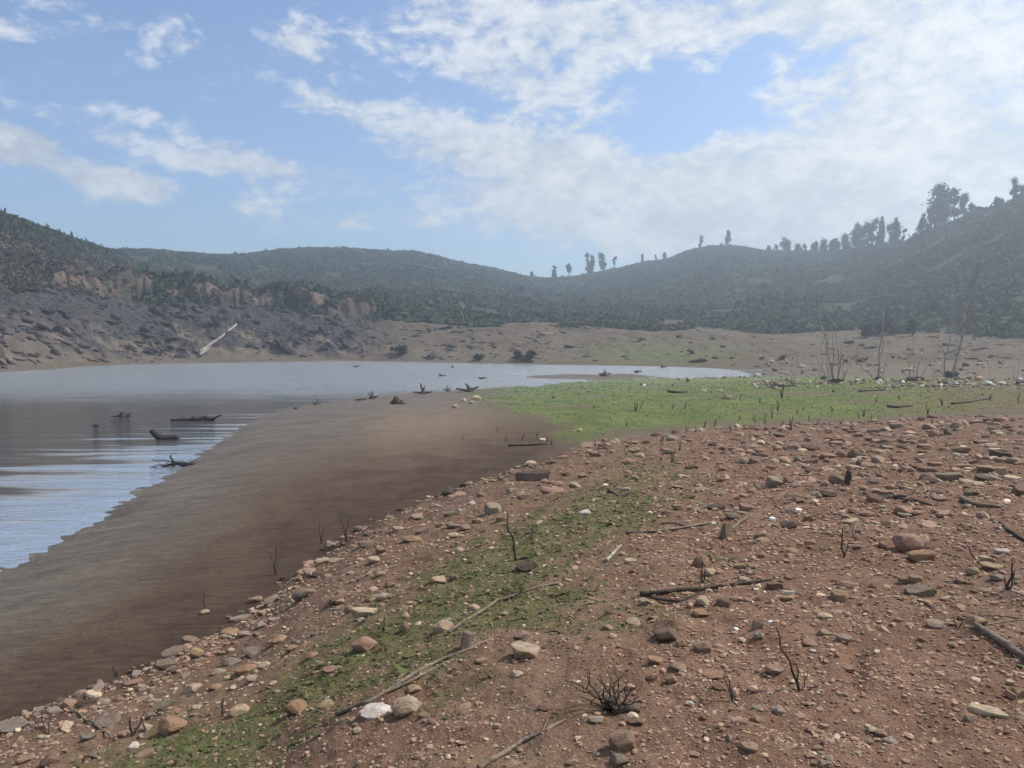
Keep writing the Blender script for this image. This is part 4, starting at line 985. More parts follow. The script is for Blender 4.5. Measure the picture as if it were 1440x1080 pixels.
# dead bush in the foreground
base, dep = at(862, 1000); u = dep / F
db = empty('dead_bush', base)
T = Tubes()
T.add([(-.02, 0, -.02), (0, 0, .03), (.03, .01, .06)], [15 * u, 12 * u, 4 * u], 9, rough=.3)
T.add([(.0, -.01, .0), (.07, -.01, .025), (.13, -.02, .01)], [10 * u, 7 * u, 3 * u], 7, rough=.25)
T.obj('root_crown', M_DARKW, db)
for (qx, qy, w) in [(793, 952, 3.6), (800, 975, 3), (826, 945, 3.4), (838, 942, 3), (852, 938, 3.2), (868, 948, 3), (880, 945, 2.6), (893, 955, 3.2), (903, 975, 3), (900, 992, 3.4), (882, 965, 3.5), (845, 958, 3.8), (860, 962, 3.5), (815, 985, 3), (873, 972, 3.2), (835, 968, 3.2), (890, 985, 3.2), (856, 975, 3)]:
    b = Vector((random.uniform(-.05, .05), random.uniform(-.03, .03), random.uniform(.0, .03)))
    e = Vector(((qx - 862) * u, random.uniform(-.12, .12), (1000 - qy) * u * .95 + .01))
    Tt = Tubes(); pts = curve(b, e, 9, .07); Tt.add(pts, taper(9, w * u / 2, w * u * .16), 6)
    if random.random() < .7:
        m_ = pts[5]; Tt.add(curve(m_, m_ + Vector((random.uniform(-.07, .07), random.uniform(-.05, .05), random.uniform(.02, .09))), 5, .08), taper(5, w * u * .3, w * u * .12), 5)
    Tt.obj('twig', M_DARKW, db)
tag(db, 'dark dead bush with bare spiky twigs beside the large tan boulder', 'dead bush')
standing(1126, 972, [(1092, 878, 4.5, -.2), (1150, 958, 3, 0), (1118, 935, 3, .2), (1135, 940, 2.2, .1)], 4, M_DARKW, 'crooked dead stem rising from red gravel behind flat tan stone', 'dead stem', wob=.07)
standing(1032, 988, [(1025, 957, 4, .1), (1018, 952, 2.5, .1)], 3, M_DARKW, 'small bent dead stem on red soil near the dead bush', 'dead stem')
standing(988, 820, [(985, 782, 2.6, .1), (992, 800, 2.2, .1)], 2.5, M_DARKW, 'thin dark upright stem beyond the fallen log', 'dead stem')
standing(1186, 784, [(1184, 745, 3.2, .1), (1193, 760, 2, .1)], 3, M_DARKW, 'black upright stub in the rubble beside a pale forked stick', 'dead stem')
standing(1198, 755, [(1206, 735, 2.6, .2), (1201, 736, 2.6, .2)], 2.6, M_PALE, 'pale forked stick standing in the rubble beside a black stub', 'stick', 'stick')
standing(1192, 682, [(1192, 661, 9, .1), (1196, 663, 6, .1)], 8, M_DARKW, 'thick black stump among the upper rubble', 'stump', 'stump')
standing(1418, 830, [(1421, 790, 4, .1), (1425, 800, 3, .1), (1412, 812, 3, .1)], 3, M_DARKW, 'black charred stem beside the squared grey block', 'dead stem')
standing(1372, 785, [(1362, 770, 3, .2), (1380, 800, 3, .0)], 3, M_DARKW, 'small black fork of a stem in the upper rubble', 'dead stem')
standing(1346, 885, [(1340, 868, 2.5, .2), (1352, 872, 2.5, .2)], 2.5, M_DARKW, 'tiny dead fork next to the yellow angular stone', 'dead stem')
standing(725, 788, [(713, 718, 4, .1), (722, 755, 2.5, .1)], 3.5, M_DARKW, 'leaning thin dead stem in the green patch by dark stone', 'dead stem')
standing(748, 762, [(748, 735, 2.2, .1)], 2.2, M_DARKW, 'short thin dead stem in the green patch beyond dark stone', 'dead stem')
standing(388, 808, [(389, 768, 2.2, .1), (380, 775, 1.6, .1), (392, 785, 1.6, .1)], 2, M_DARKW, 'thin leafless sapling stem at the mud edge by a dark stone', 'dead stem')
standing(487, 762, [(480, 722, 2, .1), (490, 730, 1.8, .1), (485, 745, 2, .1), (496, 755, 3, 0)], 2, M_DARKW, 'bare sapling twigs on the mud edge near the orange stone', 'dead stem')
standing(452, 765, [(450, 735, 1.6, .1), (455, 740, 1.6, .1)], 1.6, M_DARKW, 'pair of hair-thin stems behind the pale mud-edge stone', 'dead stem')
standing(286, 856, [(288, 833, 1.6, .1)], 1.6, M_DARKW, 'single hair-thin stem on the mud by the lone stone', 'dead stem')
standing(163, 952, [(160, 935, 3, .1), (166, 944, 2.5, .1)], 3, M_DARKW, 'small black stub on the mud at the stony edge', 'dead stem')
standing(313, 1006, [(314, 984, 4, .1)], 4, M_DARKW, 'short black stake standing near the cream oval stone', 'dead stem')
standing(185, 1036, [(184, 1008, 4.5, .1), (203, 1005, 4, .1)], 4, M_DARKW, 'two short black stubs in the rubble above the white stone', 'dead stem')
standing(205, 1030, [(203, 1012, 4, .1)], 4, M_BARK, 'short brown stub in the rubble strip near the grass border', 'dead stem')
standing(540, 888, [(541, 868, 3, .1), (536, 874, 2, .1)], 3, M_DARKW, 'dark twig standing behind the large pinkish angular stone', 'dead stem')
standing(66, 1034, [(60, 1000, 2, .1), (48, 995, 1.6, .1), (72, 1005, 1.6, .1)], 2, M_DARKW, 'spindly bare twig sprouting from stones near the photo corner', 'dead stem')
standing(500, 1052, [(488, 1020, 3, .1), (506, 1040, 2, .1)], 2.5, M_GREYW, 'thin grey twig fork poking from grass at the bottom', 'dead stem')
# little dead shoots on the green flat
SHOOTS = [(1113, 606, 18, 3), (1098, 600, 8, 3), (1062, 595, 14, 2), (1075, 596, 16, 2), (1086, 588, 20, 2), (1093, 578, 14, 2), (1047, 604, 8, 2), (1028, 608, 10, 2), (1040, 590, 6, 3), (1005, 600, 9, 3), (990, 602, 10, 3), (978, 608, 8, 2), (965, 608, 8, 2), (962, 575, 8, 3), (893, 578, 12, 3),
      (900, 575, 8, 2), (946, 575, 8, 2), (1100, 560, 16, 3), (1068, 567, 8, 2), (1040, 562, 6, 3), (1022, 561, 6, 2), (1137, 594, 9, 2), (1150, 595, 7, 2), (1183, 597, 9, 2), (1207, 588, 8, 3), (1213, 586, 10, 3), (1225, 590, 6, 2), (1303, 583, 14, 3), (1325, 571, 10, 4), (1310, 596, 10, 2), (1393, 562, 8, 3), (1432, 568, 14, 2),
      (712, 622, 9, 2), (735, 620, 8, 2), (756, 618, 10, 2), (768, 622, 8, 2), (775, 626, 7, 2), (852, 642, 12, 2), (837, 628, 9, 2), (944, 652, 16, 3), (955, 634, 14, 2), (930, 622, 9, 3), (860, 592, 5, 3), (785, 588, 5, 2), (835, 574, 5, 2), (880, 600, 6, 3), (1120, 584, 8, 2), (1170, 580, 8, 2), (1232, 566, 7, 2), (1265, 562, 6, 2), (700, 606, 4, 2), (650, 618, 4, 2)]
SPROOT = []
for i in range(5):
    o = empty('dead_shoot')
    for j in range(random.choice([2, 3, 3])):
        T = Tubes(); e = (random.uniform(-.35, .35), random.uniform(-.3, .3), random.uniform(.6, 1))
        T.add(curve((random.uniform(-.1, .1), random.uniform(-.1, .1), -.05), e, 6, .06), taper(6, .055, .03), 5); T.obj('stem', M_DARKW, o)
    SPROOT.append(o)
usedp = [0] * 5
for (px, py, h, w) in SHOOTS:
    i = random.randrange(5); src = SPROOT[i]
    p, dep = at(px, py); sc_ = h * dep / F * 1.15
    if usedp[i] == 0: o = src; usedp[i] = 1
    else:
        o = src.copy(); link(o)
        for ch in src.children:
            c = ch.copy(); link(c); c.parent = o
    o.location = p; o.scale = (sc_ * min(1.3, w / h * 4),) * 2 + (sc_,); o.rotation_euler = (0, 0, random.uniform(0, 6.28))
    tag(o, 'short dark dead shoot poking up from the flat', 'dead shoot', 'dead shoots on the green flat')
# stumps and driftwood round the pond
def stump(px, py, w, h, tips, label, name='stump', cat='stump', water=False, mat=None, sub_=True):
    base, dep = at(px, py, water); u = dep / F
    o = empty(name, base); mat = mat or M_WETW
    T = Tubes()
    T.add([(0, 0, -.3 * h * u), (0, 0, h * u * .25), (w * u * .06, 0, h * u * .75)], [w * u * .42, w * u * .30, w * u * .16], 9, rough=.28)
    T.obj('bole', mat, o)
    for (dx, dy, r_) in tips:
        T = Tubes(); T.add(curve((0, random.uniform(-.05, .05), h * u * .2), (dx * u, random.uniform(-.35, .35) * w * u, dy * u), 7, .06), taper(7, r_ * u / 2, r_ * u / 4), 6); T.obj('root', mat, o)
    tag(o, label, cat)
    return o
# forked wood standing in the water
base, dep = at(228, 618, True); u = dep / F
o = empty('forked_driftwood', base)
T = Tubes(); T.add(curve((4 * u, 0, -5 * u), (-14 * u, 0, 13 * u), 6, .03), taper(6, 6 * u, 4.5 * u), 9); T.obj('upper_fork', M_WETW, o)
T = Tubes(); T.add(curve((-4 * u, 0, 1 * u), (21 * u, .2, 2.5 * u), 7, .03), taper(7, 6 * u, 4 * u), 9); T.obj('lying_fork', M_WETW, o)
tag(o, 'dark forked piece of driftwood like a tail in the pond', 'driftwood')
base, dep = at(252, 656, True); u = dep / F
o = empty('driftwood_tangle', base)
T = Tubes(); T.add(curve((23 * u, 0, 2 * u), (-6 * u, 0, 4 * u), 7, .04), taper(7, 4.5 * u, 2.5 * u), 8); T.obj('stem', M_WETW, o)
for e, r_ in (((-11, 16), 3.2), ((-16, 8), 2.), ((-38, 10), 1.6), ((-33, -1), 2.), ((-36, -8), 1.8), ((-20, -7), 2.), ((-8, -5), 2.), ((4, 8), 2.6), ((-28, 4), 1.6), ((-14, 12), 1.8)):
    T = Tubes(); T.add(curve((random.uniform(-8, 8) * u, 0, 3 * u), (e[0] * u, random.uniform(-.25, .1), max(e[1] * u, .01)), 8, .09), taper(8, r_ * u * .55, r_ * u * .3), 6); T.obj('root', M_WETW, o)
tag(o, 'tangle of wet roots of a drifted snag in the shallows', 'driftwood')
base, dep = at(270, 592, True); u = dep / F
o = empty('sunken_log', base)
T = Tubes(); T.add(curve((-30 * u, .0, 1 * u), (28 * u, .3, 2.5 * u), 12, .02), taper(12, 2 * u, 3 * u), 7, rough=.3); T.obj('stem', M_WETW, o)
for a, b in ((-28, -5), (-12, 5), (2, 7), (14, 6), (20, 8), (38, 8)):
    T = Tubes(); T.add(curve((min(a, 24) * u, .1, 1 * u), ((a + random.uniform(-3, 6)) * u, .1, b * u), 5, .05), taper(5, 2.2 * u, 1.2 * u), 6); T.obj('root', M_WETW, o)
tag(o, 'long dark half-sunken log with stubs in the pond shallows', 'driftwood')
stump(173, 586, 16, 8, [(-14, 1, 3), (9, 4, 4), (-3, 8, 3), (12, 1, 3)], 'dark low stump showing above the open pond water', water=True)
stump(135, 600, 11, 6, [(6, 2, 3), (-6, 1, 3)], 'very small dark stump alone in the open pond', water=True)
standing(111, 566, [(111, 557, 2.2, 0)], 2.2, M_WETW, 'thin dark post sticking out of the pond water', 'post', 'wooden_post')
standing(233, 541, [(233, 530, 1.3, 0)], 1.3, M_WETW, 'hair-thin stem rising from the distant pond water', 'dead stem')
stump(557, 568, 20, 14, [(16, -1, 6), (9, 4, 6), (-9, 2, 5)], 'dark pointed stump lying on the mud by the pond', mat=M_DARKW)
stump(595, 554, 14, 6, [(-4, 15, 4), (2, 12, 3), (13, 3, 3), (-14, 3, 3)], 'stump with two upright prongs at the pond edge', mat=M_DARKW)
stump(661, 551, 16, 8, [(-7, 12, 3.4), (12, 7, 4), (6, 4, 5), (-20, 4, 4), (-3, 10, 2.5)], 'dark antler-shaped snag on the pond edge by the green', mat=M_DARKW)
stump(524, 560, 13, 6, [(-2, 10, 3), (-5, 8, 2.5), (8, 3, 3)], 'small spiky stump at the pond edge beside a low log', mat=M_DARKW)
stump(508, 563, 12, 4, [(7, 2, 3), (-8, 1, 3)], 'low dark lump of wood at the pond edge', mat=M_DARKW)
stump(446, 569, 12, 4, [(-2, 10, 1.5), (3, 8, 1.5), (8, 4, 1.5), (-7, 3, 2)], 'little tuft of dark sticks at the mud shoreline', mat=M_DARKW)
stump(630, 550, 9, 4, [(-2, 9, 2), (4, 5, 2), (-7, 3, 2)], 'short stump with a spike between two bigger snags', mat=M_DARKW)
stump(415, 575, 8, 3, [(5, 2, 2)], 'tiny dark lump where mud meets the pond', mat=M_DARKW)
stump(501, 516, 9, 3, [(5, 2, 2), (-5, 1, 2)], 'small dark snag far out on the silver water', water=True)
stump(620, 529, 8, 3, [(-3, 5, 1.5), (7, 1, 1.8)], 'thin-necked dark snag floating in mid pond', water=True)
stump(678, 533, 10, 3, [(6, 2, 2.5), (-6, 2, 2.5)], 'flat dark snag floating near the wet spit', water=True)
stump(636, 517, 5, 3, [(3, 2, 1.5)], 'tiny dark dot of wood by the far shore', water=True)
stump(851, 528, 18, 6, [(-8, 2, 4), (8, 3, 4), (0, 8, 3)], 'largest dark snag in the narrow arm of water', water=True)
stump(897, 524, 12, 4, [(6, 2, 3), (-5, 2, 3)], 'dark snag in the narrow water arm nearer the flat', water=True)
stump(933, 517, 10, 4, [(5, 3, 3), (-4, 2, 2)], 'small dark stump at the end of the water arm', water=True)
stump(967, 537, 8, 4, [(0, 6, 2), (4, 3, 2)], 'small dark stump on the green beside the water arm', mat=M_DARKW)
# bleached logs on the far bank
def leanlog(a, b, w, label, lift=0.0):
    p, d1 = at(*a); q_, d2 = at(*b)
    u = d1 / F
    q_.z += lift * u
    T = Tubes(); T.add(curve(p + Vector((0, 0, .45)), q_ + Vector((0, 0, .9)), 10, .003), taper(10, w * u / 2 * 1.2, w * u / 2 * .8), 8)
    o = T.obj('bleached_log', M_DEADT); tag(o, label, 'log', None)
leanlog((281, 504), (333, 464), 3.8, 'long bleached log leaning up the far rocky bank')
leanlog((280, 500), (312, 482), 3.2, 'shorter bleached log beside the long one on the far bank')
standing(356, 472, [(357, 463, 1.6, 0)], 1.6, M_PALE, 'small pale post on the far rocky bank', 'post', 'wooden_post')

# ------------------------------------------------------------------ trees
def leaf_cards(C, Rr, n, size, cols, squash=1.0, flat=.0, hollow=.25):
    """n leaf sprays spread through ellipsoids centred C (k x 3) of radii Rr (k x 3)"""
    k_ = len(C); vol = Rr.prod(1) ** .8; pick = rng.choice(k_, n, p=vol / vol.sum())
    d = rng.normal(size=(n, 3)); d /= np.linalg.norm(d, axis=1)[:, None]
    rad = rng.uniform(hollow, 1.0, n) ** .5
    P = C[pick] + d * rad[:, None] * Rr[pick] * (1 + .38 * rng.normal(size=(n, 1)))
    a = rng.normal(size=(n, 3)); a /= np.linalg.norm(a, axis=1)[:, None]
    b = np.cross(a, rng.normal(size=(n, 3))); b /= np.linalg.norm(b, axis=1)[:, None]
    s = size * np.exp(rng.normal(0, .35, n))[:, None]
    V = np.stack([P - a * s - b * s * .15, P + b * s * .55, P + a * s + b * s * .1, P - b * s * .5], 1)
    Fq = np.arange(n * 4).reshape(n, 4)
    cl = cols[rng.integers(0, len(cols), n)] * rng.uniform(.7, 1.25, n)[:, None]
    return V.reshape(-1, 3), Fq, np.repeat(cl, 4, axis=0)
EUC = np.array([(.040, .060, .038), (.055, .075, .045), (.034, .050, .032), (.070, .085, .050)])
def ridge_point(px, py_base):
    th = math.atan((px - 720) / F); i = int(round(float(np.interp(th, TH, np.arange(NA)))))
    # silhouette crest along this direction
    el = (Z[i] - CAMZ) / R; sel = (R > 90)
    j = np.nonzero(sel)[0][np.argmax(el[sel])]
    r = R[j]; return th, r
def tree(px, py_top, py_base, wpx, style, label, group, name='eucalyptus_tree', cat='tree', back=0.0):
    th, r = ridge_point(px, py_base)
    r = r * (1 + back)
    x, y = math.sin(th) * r, math.cos(th) * r; z = float(hgt(x, y))
    dep = y * CP; u = dep / F
    # keep the tree's own height, its foot on the ground
    gy = project(np.array(x), np.array(y), np.array(z))[1]
    H_ = max((float(gy) - py_top) * u, 2.0); Wd = wpx * u * (.72 if px < 1080 else 1.0)
    o = empty(name, (x, y, z - .3))
    T = Tubes(); lean = random.uniform(-.06, .06) * H_
    n = 8
    top = .92 if style != 'bushy' else .7
    pts = curve((0, 0, -.3), (lean, random.uniform(-.04, .04) * H_, H_ * top), n, .02)
    T.add(pts, taper(n, max(.3, H_ * .032), .08), 6)
    cs, rs_ = [], []
    if style == 'column':
        for t in np.linspace(.22, .93, 9):
            w = Wd * .5 * (math.sin(math.pi * min(1, (t - .05) * 1.02)) ** .7) * random.uniform(.75, 1.1)
            cs.append((lean * t + random.uniform(-.2, .2) * Wd * .5, random.uniform(-.2, .2) * Wd * .4, H_ * t)); rs_.append((w, w, H_ * .09))
    elif style == 'open':
        for i in range(11):
            t = random.uniform(.22, .97); a = random.uniform(0, 6.28); rr = random.uniform(.05, .40) * Wd * (1.1 - .5 * abs(t - .6))
            c = Vector((lean * t + math.cos(a) * rr, math.sin(a) * rr * .7, H_ * t)); cs.append(c[:])
            w = Wd * random.uniform(.14, .26); rs_.append((w, w, w * random.uniform(.8, 1.7)))
            if i % 2: T.add(curve(pts[max(2, int(n * (t - .25)))], c, 6, .04), taper(6, max(.07, H_ * .007), .04), 5)
    elif style == 'sparse':
        for i in range(7):
            t = random.uniform(.4, .98); a = random.uniform(0, 6.28); rr = random.uniform(.05, .38) * Wd
            c = Vector((lean * t + math.cos(a) * rr, math.sin(a) * rr * .7, H_ * t)); cs.append(c[:])
            w = Wd * random.uniform(.08, .17); rs_.append((w, w, w * 1.2))
            T.add(curve(pts[int(n * .35)], c, 6, .05), taper(6, max(.07, H_ * .007), .04), 5)
    else:
        for i in range(12):
            t = random.uniform(.08, .92); a = random.uniform(0, 6.28); rr = random.uniform(.05, .36) * Wd * (1 - .4 * t)
            cs.append((lean * t + math.cos(a) * rr, math.sin(a) * rr, H_ * t)); w = Wd * random.uniform(.14, .26); rs_.append((w, w, w * random.uniform(.7, 1.4)))
    T.obj('trunk', M_BARK, o)
    nl = {'column': 4200, 'open': 2300, 'sparse': 800, 'bushy': 2400}[style]
    V, Fq, cl = leaf_cards(np.array(cs), np.array(rs_), nl, max(.022 * H_, .8 * u), EUC)
    mobj('crown', mesh_np('crown', V, Fq, M_LEAF, False, attrs={'tint': cl}), o)
    tag(o, label, cat, group)
G1 = 'eucalyptus trees along the ridge'
for a in [
 (748, 382, 389, 7, 'bushy', 'tiny round tree at the bottom of the saddle between hills'),
 (779, 371, 387, 11, 'bushy', 'small rounded tree first right of the saddle'),
 (800, 371, 385, 12, 'open', 'small leaning tree second right of the saddle'),
 (826, 357, 384, 10, 'open', 'tall slim tree of the saddle-side cluster'),
 (833, 359, 383, 9, 'open', 'slim tree touching the tall slim one beside the saddle'),
 (829, 372, 384, 12, 'bushy', 'low bushy tree under the tall slim pair'),
 (847, 357, 379, 17, 'open', 'flat-topped spreading tree on the slope right of the tall slim pair'),
 (863, 361, 375, 11, 'sparse', 'thin see-through tree on the slope past the flat-topped tree'),
 (902, 357, 367, 6, 'bushy', 'tiny bush-like tree halfway up to the dome hill'),
 (920, 358, 366, 5, 'sparse', 'very tiny thin tree on the climb to the dome hill'),
 (932, 353, 364, 8, 'bushy', 'small dense tree where the dome hill begins'),
 (983, 332, 347, 8, 'open', 'small tree alone on the dome hill top'),
 (1020, 324, 346, 13, 'open', 'larger leaning tree on the dome hill top'),
 (1078, 345, 354, 6, 'bushy', 'tiny bushy tree behind the dome hill shoulder'),
 (1089, 343, 355, 6, 'sparse', 'little sparse tree beside the branching tree past the dome'),
 (1100, 333, 357, 16, 'open', 'branching open tree in the dip past the dome hill'),
 (1118, 344, 357, 15, 'bushy', 'round low tree in the dip past the dome hill'),
 (1128, 342, 357, 9, 'sparse', 'thin tree between the round low tree and the twin crowns'),
 (1142, 338, 357, 10, 'open', 'slim tree with small top right of the dip'),
 (1154, 337, 357, 18, 'bushy', 'wide dark tree at the foot of the ridge climb'),
 (1168, 335, 357, 15, 'column', 'dense short column-shaped tree at the foot of the ridge climb'),
 (1184, 330, 355, 20, 'bushy', 'broad low tree under the feathery tall ones'),
 (1198, 314, 354, 15, 'column', 'pointed tree leading the tall group on the ridge'),
 (1210, 320, 353, 20, 'bushy', 'dense rounded tree inside the tall ridge group'),
 (1221, 304, 352, 17, 'open', 'tall tree with a tilted flat crown on the ridge'),
 (1233, 305, 350, 8, 'column', 'narrow tall tree touching the tilted flat crown'),
 (1233, 328, 348, 18, 'bushy', 'low dark tree below the narrow tall one'),
 (1248, 316, 346, 14, 'open', 'rounded tree in the gap before the spire tree'),
 (1256, 307, 344, 9, 'column', 'spire-shaped tree on the ridge'),
 (1265, 322, 342, 9, 'sparse', 'thin tree just past the spire-shaped one'),
 (1280, 328, 338, 8, 'sparse', 'small thin tree short of the giant tree'),
 (1289, 296, 334, 16, 'open', 'open tree at the foot of the giant tree'),
 (1302, 286, 330, 17, 'bushy', 'dense tree pressed against the giant tree'),
 (1314, 259, 326, 32, 'column', 'giant dense tree towering over the ridge'),
 (1335, 267, 318, 16, 'open', 'tall open tree next to the giant tree'),
 (1347, 272, 314, 16, 'open', 'open tree with twin tufts past the giant tree'),
 (1359, 288, 308, 16, 'bushy', 'rounded bushy tree below the twin-tufted one'),
 (1368, 290, 304, 12, 'bushy', 'small bushy tree on the bare stretch of ridge'),
 (1395, 275, 297, 14, 'bushy', 'rounded tree alone on the steep ridge'),
 (1415, 253, 290, 15, 'open', 'tall tree with pointed crown near the photo border'),
 (1433, 262, 284, 20, 'bushy', 'wide tree cut by the photo border on the ridge')]:
    tree(*a, G1)
# pines and burnt saplings on the crest of the rocky hill: nothing tells them apart
PIN = []
def pine_proto():
    o = empty('pine_tree'); T = Tubes(); T.add(curve((0, 0, -.1), (random.uniform(-.05, .05), 0, 1), 6, .01), taper(6, .03, .008), 5); T.obj('trunk', M_BARK, o)
    cs = []; rs_ = []
    for t in np.linspace(.3, .95, 6): cs.append((random.uniform(-.04, .04), random.uniform(-.04, .04), t)); w = .22 * (1.12 - t) * random.uniform(.6, 1.2) + .03; rs_.append((w, w, .1))
    V, Fq, cl = leaf_cards(np.array(cs), np.array(rs_), 260, .055, EUC * .9)
    mobj('crown', mesh_np('crown', V, Fq, M_LEAF, False, attrs={'tint': cl}), o); return o
PIN = [pine_proto() for _ in range(5)]; up_ = [0] * 5
for i in range(64):
    px = (i + random.random()) * 168 / 64; th, r = ridge_point(px, 300); r *= random.uniform(.93, 1.0)
    x, y = math.sin(th) * r, math.cos(th) * r; z = float(hgt(x, y)); k_ = random.randrange(5); src = PIN[k_]
    if not up_[k_]: o = src; up_[k_] = 1
    else:
        o = src.copy(); link(o)
        for ch in src.children:
            c = ch.copy(); link(c); c.parent = o
    h = random.uniform(5, 10) * (1 if px < 110 else .7) * y * CP / F
    o.location = (x, y, z - .1); o.scale = (h * random.uniform(.8, 1.3), h, h); o.rotation_euler = (0, 0, random.uniform(0, 6))
    tag(o, 'small dark pine on the crest of the rocky hill', 'tree', 'small pines on the rocky crest')
# dead trees standing at the far end of the flat
def dead_tree(px, py, stems, twn, label, name='dead_tree'):
    base, dep = at(px, py); u = dep / F
    o = empty(name, base - Vector((0, 0, .1)))
    for si, (dx0, dx1, top, w, dp) in enumerate(stems):
        n = 12
        pts = curve((dx0 * u, 0, -.1), (dx1 * u, dp, (py - top) * u), n, .022)
        T = Tubes(); T.add(pts, taper(n, w * u / 2 * .58, w * u / 2 * .15), 7); T.obj('trunk', M_DEADT, o)
        for j in range(twn):
            b = pts[random.randint(3, n - 2)]; a = random.uniform(0, 6.28); L = (py - top) * u * random.uniform(.08, .22)
            T = Tubes(); T.add(curve(b, b + Vector((math.cos(a) * L * .7, math.sin(a) * L * .6, L * random.uniform(.5, 1))), 6, .05), taper(6, w * u * .15, .012), 5); T.obj('branch', M_DEADT, o)
    tag(o, label, 'dead tree', None)
    return o
dead_tree(1176, 536, [(-4, -32, 392, 5, .6), (-2, -12, 455, 4, -.3), (4, 0, 452, 4, .5), (-8, -26, 470, 3, -.6), (8, 22, 500, 3, .3), (2, 4, 480, 4, -.4), (-12, -32, 500, 2.5, -.6), (12, 10, 505, 2.5, .4)], 4, 'clump of leaning bare grey trunks at the tip of the flat')
dead_tree(1235, 534, [(0, 8, 436, 5.5, .4), (-1, 3, 470, 4, -.4), (-2, -45, 497, 2.5, -.3), (3, 16, 490, 2.5, .2)], 3, 'single bare grey trunk with a long side branch')
dead_tree(1284, 533, [(0, 2, 470, 2.5, .3), (-3, -12, 478, 2, -.2), (3, 14, 482, 2, .2), (-5, -4, 490, 2, .2), (5, 8, 495, 2, .2), (-6, -22, 500, 2, .2), (7, 24, 502, 2, -.2)], 3, 'low spray of bare grey saplings between the trunks')
dead_tree(1329, 530, [(0, 9, 412, 5, .4)], 4, 'slim straight bare trunk beside the tallest one')
dead_tree(1341, 529, [(0, 37, 330, 7, .8), (-2, 2, 470, 3, -.3)], 5, 'tallest leaning bare grey trunk near the ridge side')
dead_tree(1318, 533, [(0, -6, 495, 2, .2), (2, 8, 500, 2, .2), (-3, -14, 505, 2, -.2)], 2, 'small bare sapling spray in front of slim straight trunk')
dead_tree(1112, 537, [(0, 2, 498, 2, .2), (-3, -10, 508, 1.6, .2), (3, 9, 505, 1.6, -.2)], 2, 'faint bare sapling at the pond tip of the flat')
dead_tree(1153, 533, [(0, -6, 480, 2, .2), (2, 2, 470, 2, .2), (-4, -16, 500, 1.6, -.2)], 2, 'bare sapling just beside the leaning trunk clump')
dead_tree(1430, 535, [(0, 4, 500, 2, .2), (-2, -4, 508, 1.6, .2)], 2, 'bare sapling at the photo border on the flat')
# bushes round the foot of the dead trees
def bush(px, py, w, h, label, cols, name='bush', n=420, group=None):
    base, dep = at(px, py); u = dep / F
    o = empty(name, base); T = Tubes()
    for i in range(4): T.add(curve((0, 0, -.05), (random.uniform(-.35, .35) * w * u, random.uniform(-.3, .3) * w * u, h * u * random.uniform(.5, .8)), 5, .05), taper(5, .04 * h * u, .012), 5)
    T.obj('stem', M_DARKW, o)
    k_ = 7; C = np.stack([rng.uniform(-.34, .34, k_) * w * u, rng.uniform(-.3, .3, k_) * w * u, rng.uniform(.25, .75, k_) * h * u], 1)
    Rr = np.stack([rng.uniform(.14, .24, k_) * w * u] * 2 + [rng.uniform(.15, .28, k_) * h * u], 1)
    V, Fq, cl = leaf_cards(C, Rr, n, .07 * (w * u + h * u) * .5 + .4 * u, cols)
    mobj('foliage', mesh_np('foliage', V, Fq, M_LEAF, False, attrs={'tint': cl}), o)
    tag(o, label, 'bush', group)
DRY = np.array([(.060, .052, .044), (.085, .070, .055), (.05, .05, .038)])
bush(1176, 539, 24, 8, 'dark tangled bush at the foot of the leaning trunk clump', DRY * .7)
bush(1235, 536, 11, 7, 'little dark bush at the foot of the single trunk', DRY * .8)
bush(1338, 532, 18, 11, 'green-grey bush at the foot of the two tall trunks', np.array([(.05, .065, .04), (.06, .06, .045)]))
bush(1288, 535, 20, 6, 'low brown bush under the sapling spray', DRY)
bush(1218, 476, 28, 22, 'dark bush on the far slope behind the single trunk', DRY * .55)
bush(1250, 470, 40, 26, 'largest dark thicket on the far slope behind the dead trees', DRY * .5)
bush(1283, 472, 18, 24, 'tall dark bush beside the largest thicket on the far slope', np.array([(.04, .05, .035)]))
bush(1100, 506, 11, 8, 'small rusty bush alone on the tan far slope', DRY * .8)
bush(737, 508, 34, 16, 'dark bush by the far shore of the pond', DRY * .6)
bush(675, 507, 20, 9, 'low dark bush on the far shore beside a bigger one', DRY * .7)
bush(560, 500, 30, 14, 'brown bush on the far shore below the rocky slope', DRY * .7)
# scrub that covers the hills: one mass
def clump_cards(P, S, per, cols, size):
    n = len(P); d = rng.normal(size=(n, per, 3)); d /= np.linalg.norm(d, axis=2)[..., None]; d[:, :, 2] = np.abs(d[:, :, 2])
    C = P[:, None] + d * (rng.uniform(.5, 1.05, (n, per, 1))) * S[:, None]
    a = rng.normal(size=(n, per, 3)); a /= np.linalg.norm(a, axis=2)[..., None]
    b = np.cross(a, d); b /= np.linalg.norm(b, axis=2)[..., None] + 1e-6
    s = (size[:, None] * np.exp(rng.normal(0, .3, (n, per))))[..., None]
    V = np.stack([C - a * s, C + b * s * .6, C + a * s, C - b * s * .6], 2).reshape(-1, 3)
    cl = np.repeat(cols, per * 4, axis=0) * np.repeat(rng.uniform(.75, 1.2, n * per), 4)[:, None]
    return V, np.arange(len(V)).reshape(-1, 4), cl
n = 420000
thr = np.radians(rng.uniform(-41, 41, n)); pick = rng.uniform(0, 1, n)
r0 = np.interp(thr, TH, RK[5]); r1 = np.interp(thr, TH, RK[7]) * 1.06
r = r0 * .985 + (r1 - r0 * .985) * pick ** 1.35
x, y = np.sin(thr) * r, np.cos(thr) * r; z = hgt(x, y); wd = bil(wood, x, y); L = bil(LV, x, y)
px, py, _ = project(x, y, z)
dn = .5 + 1.6 * fbm(x / 14, y / 14, 3)
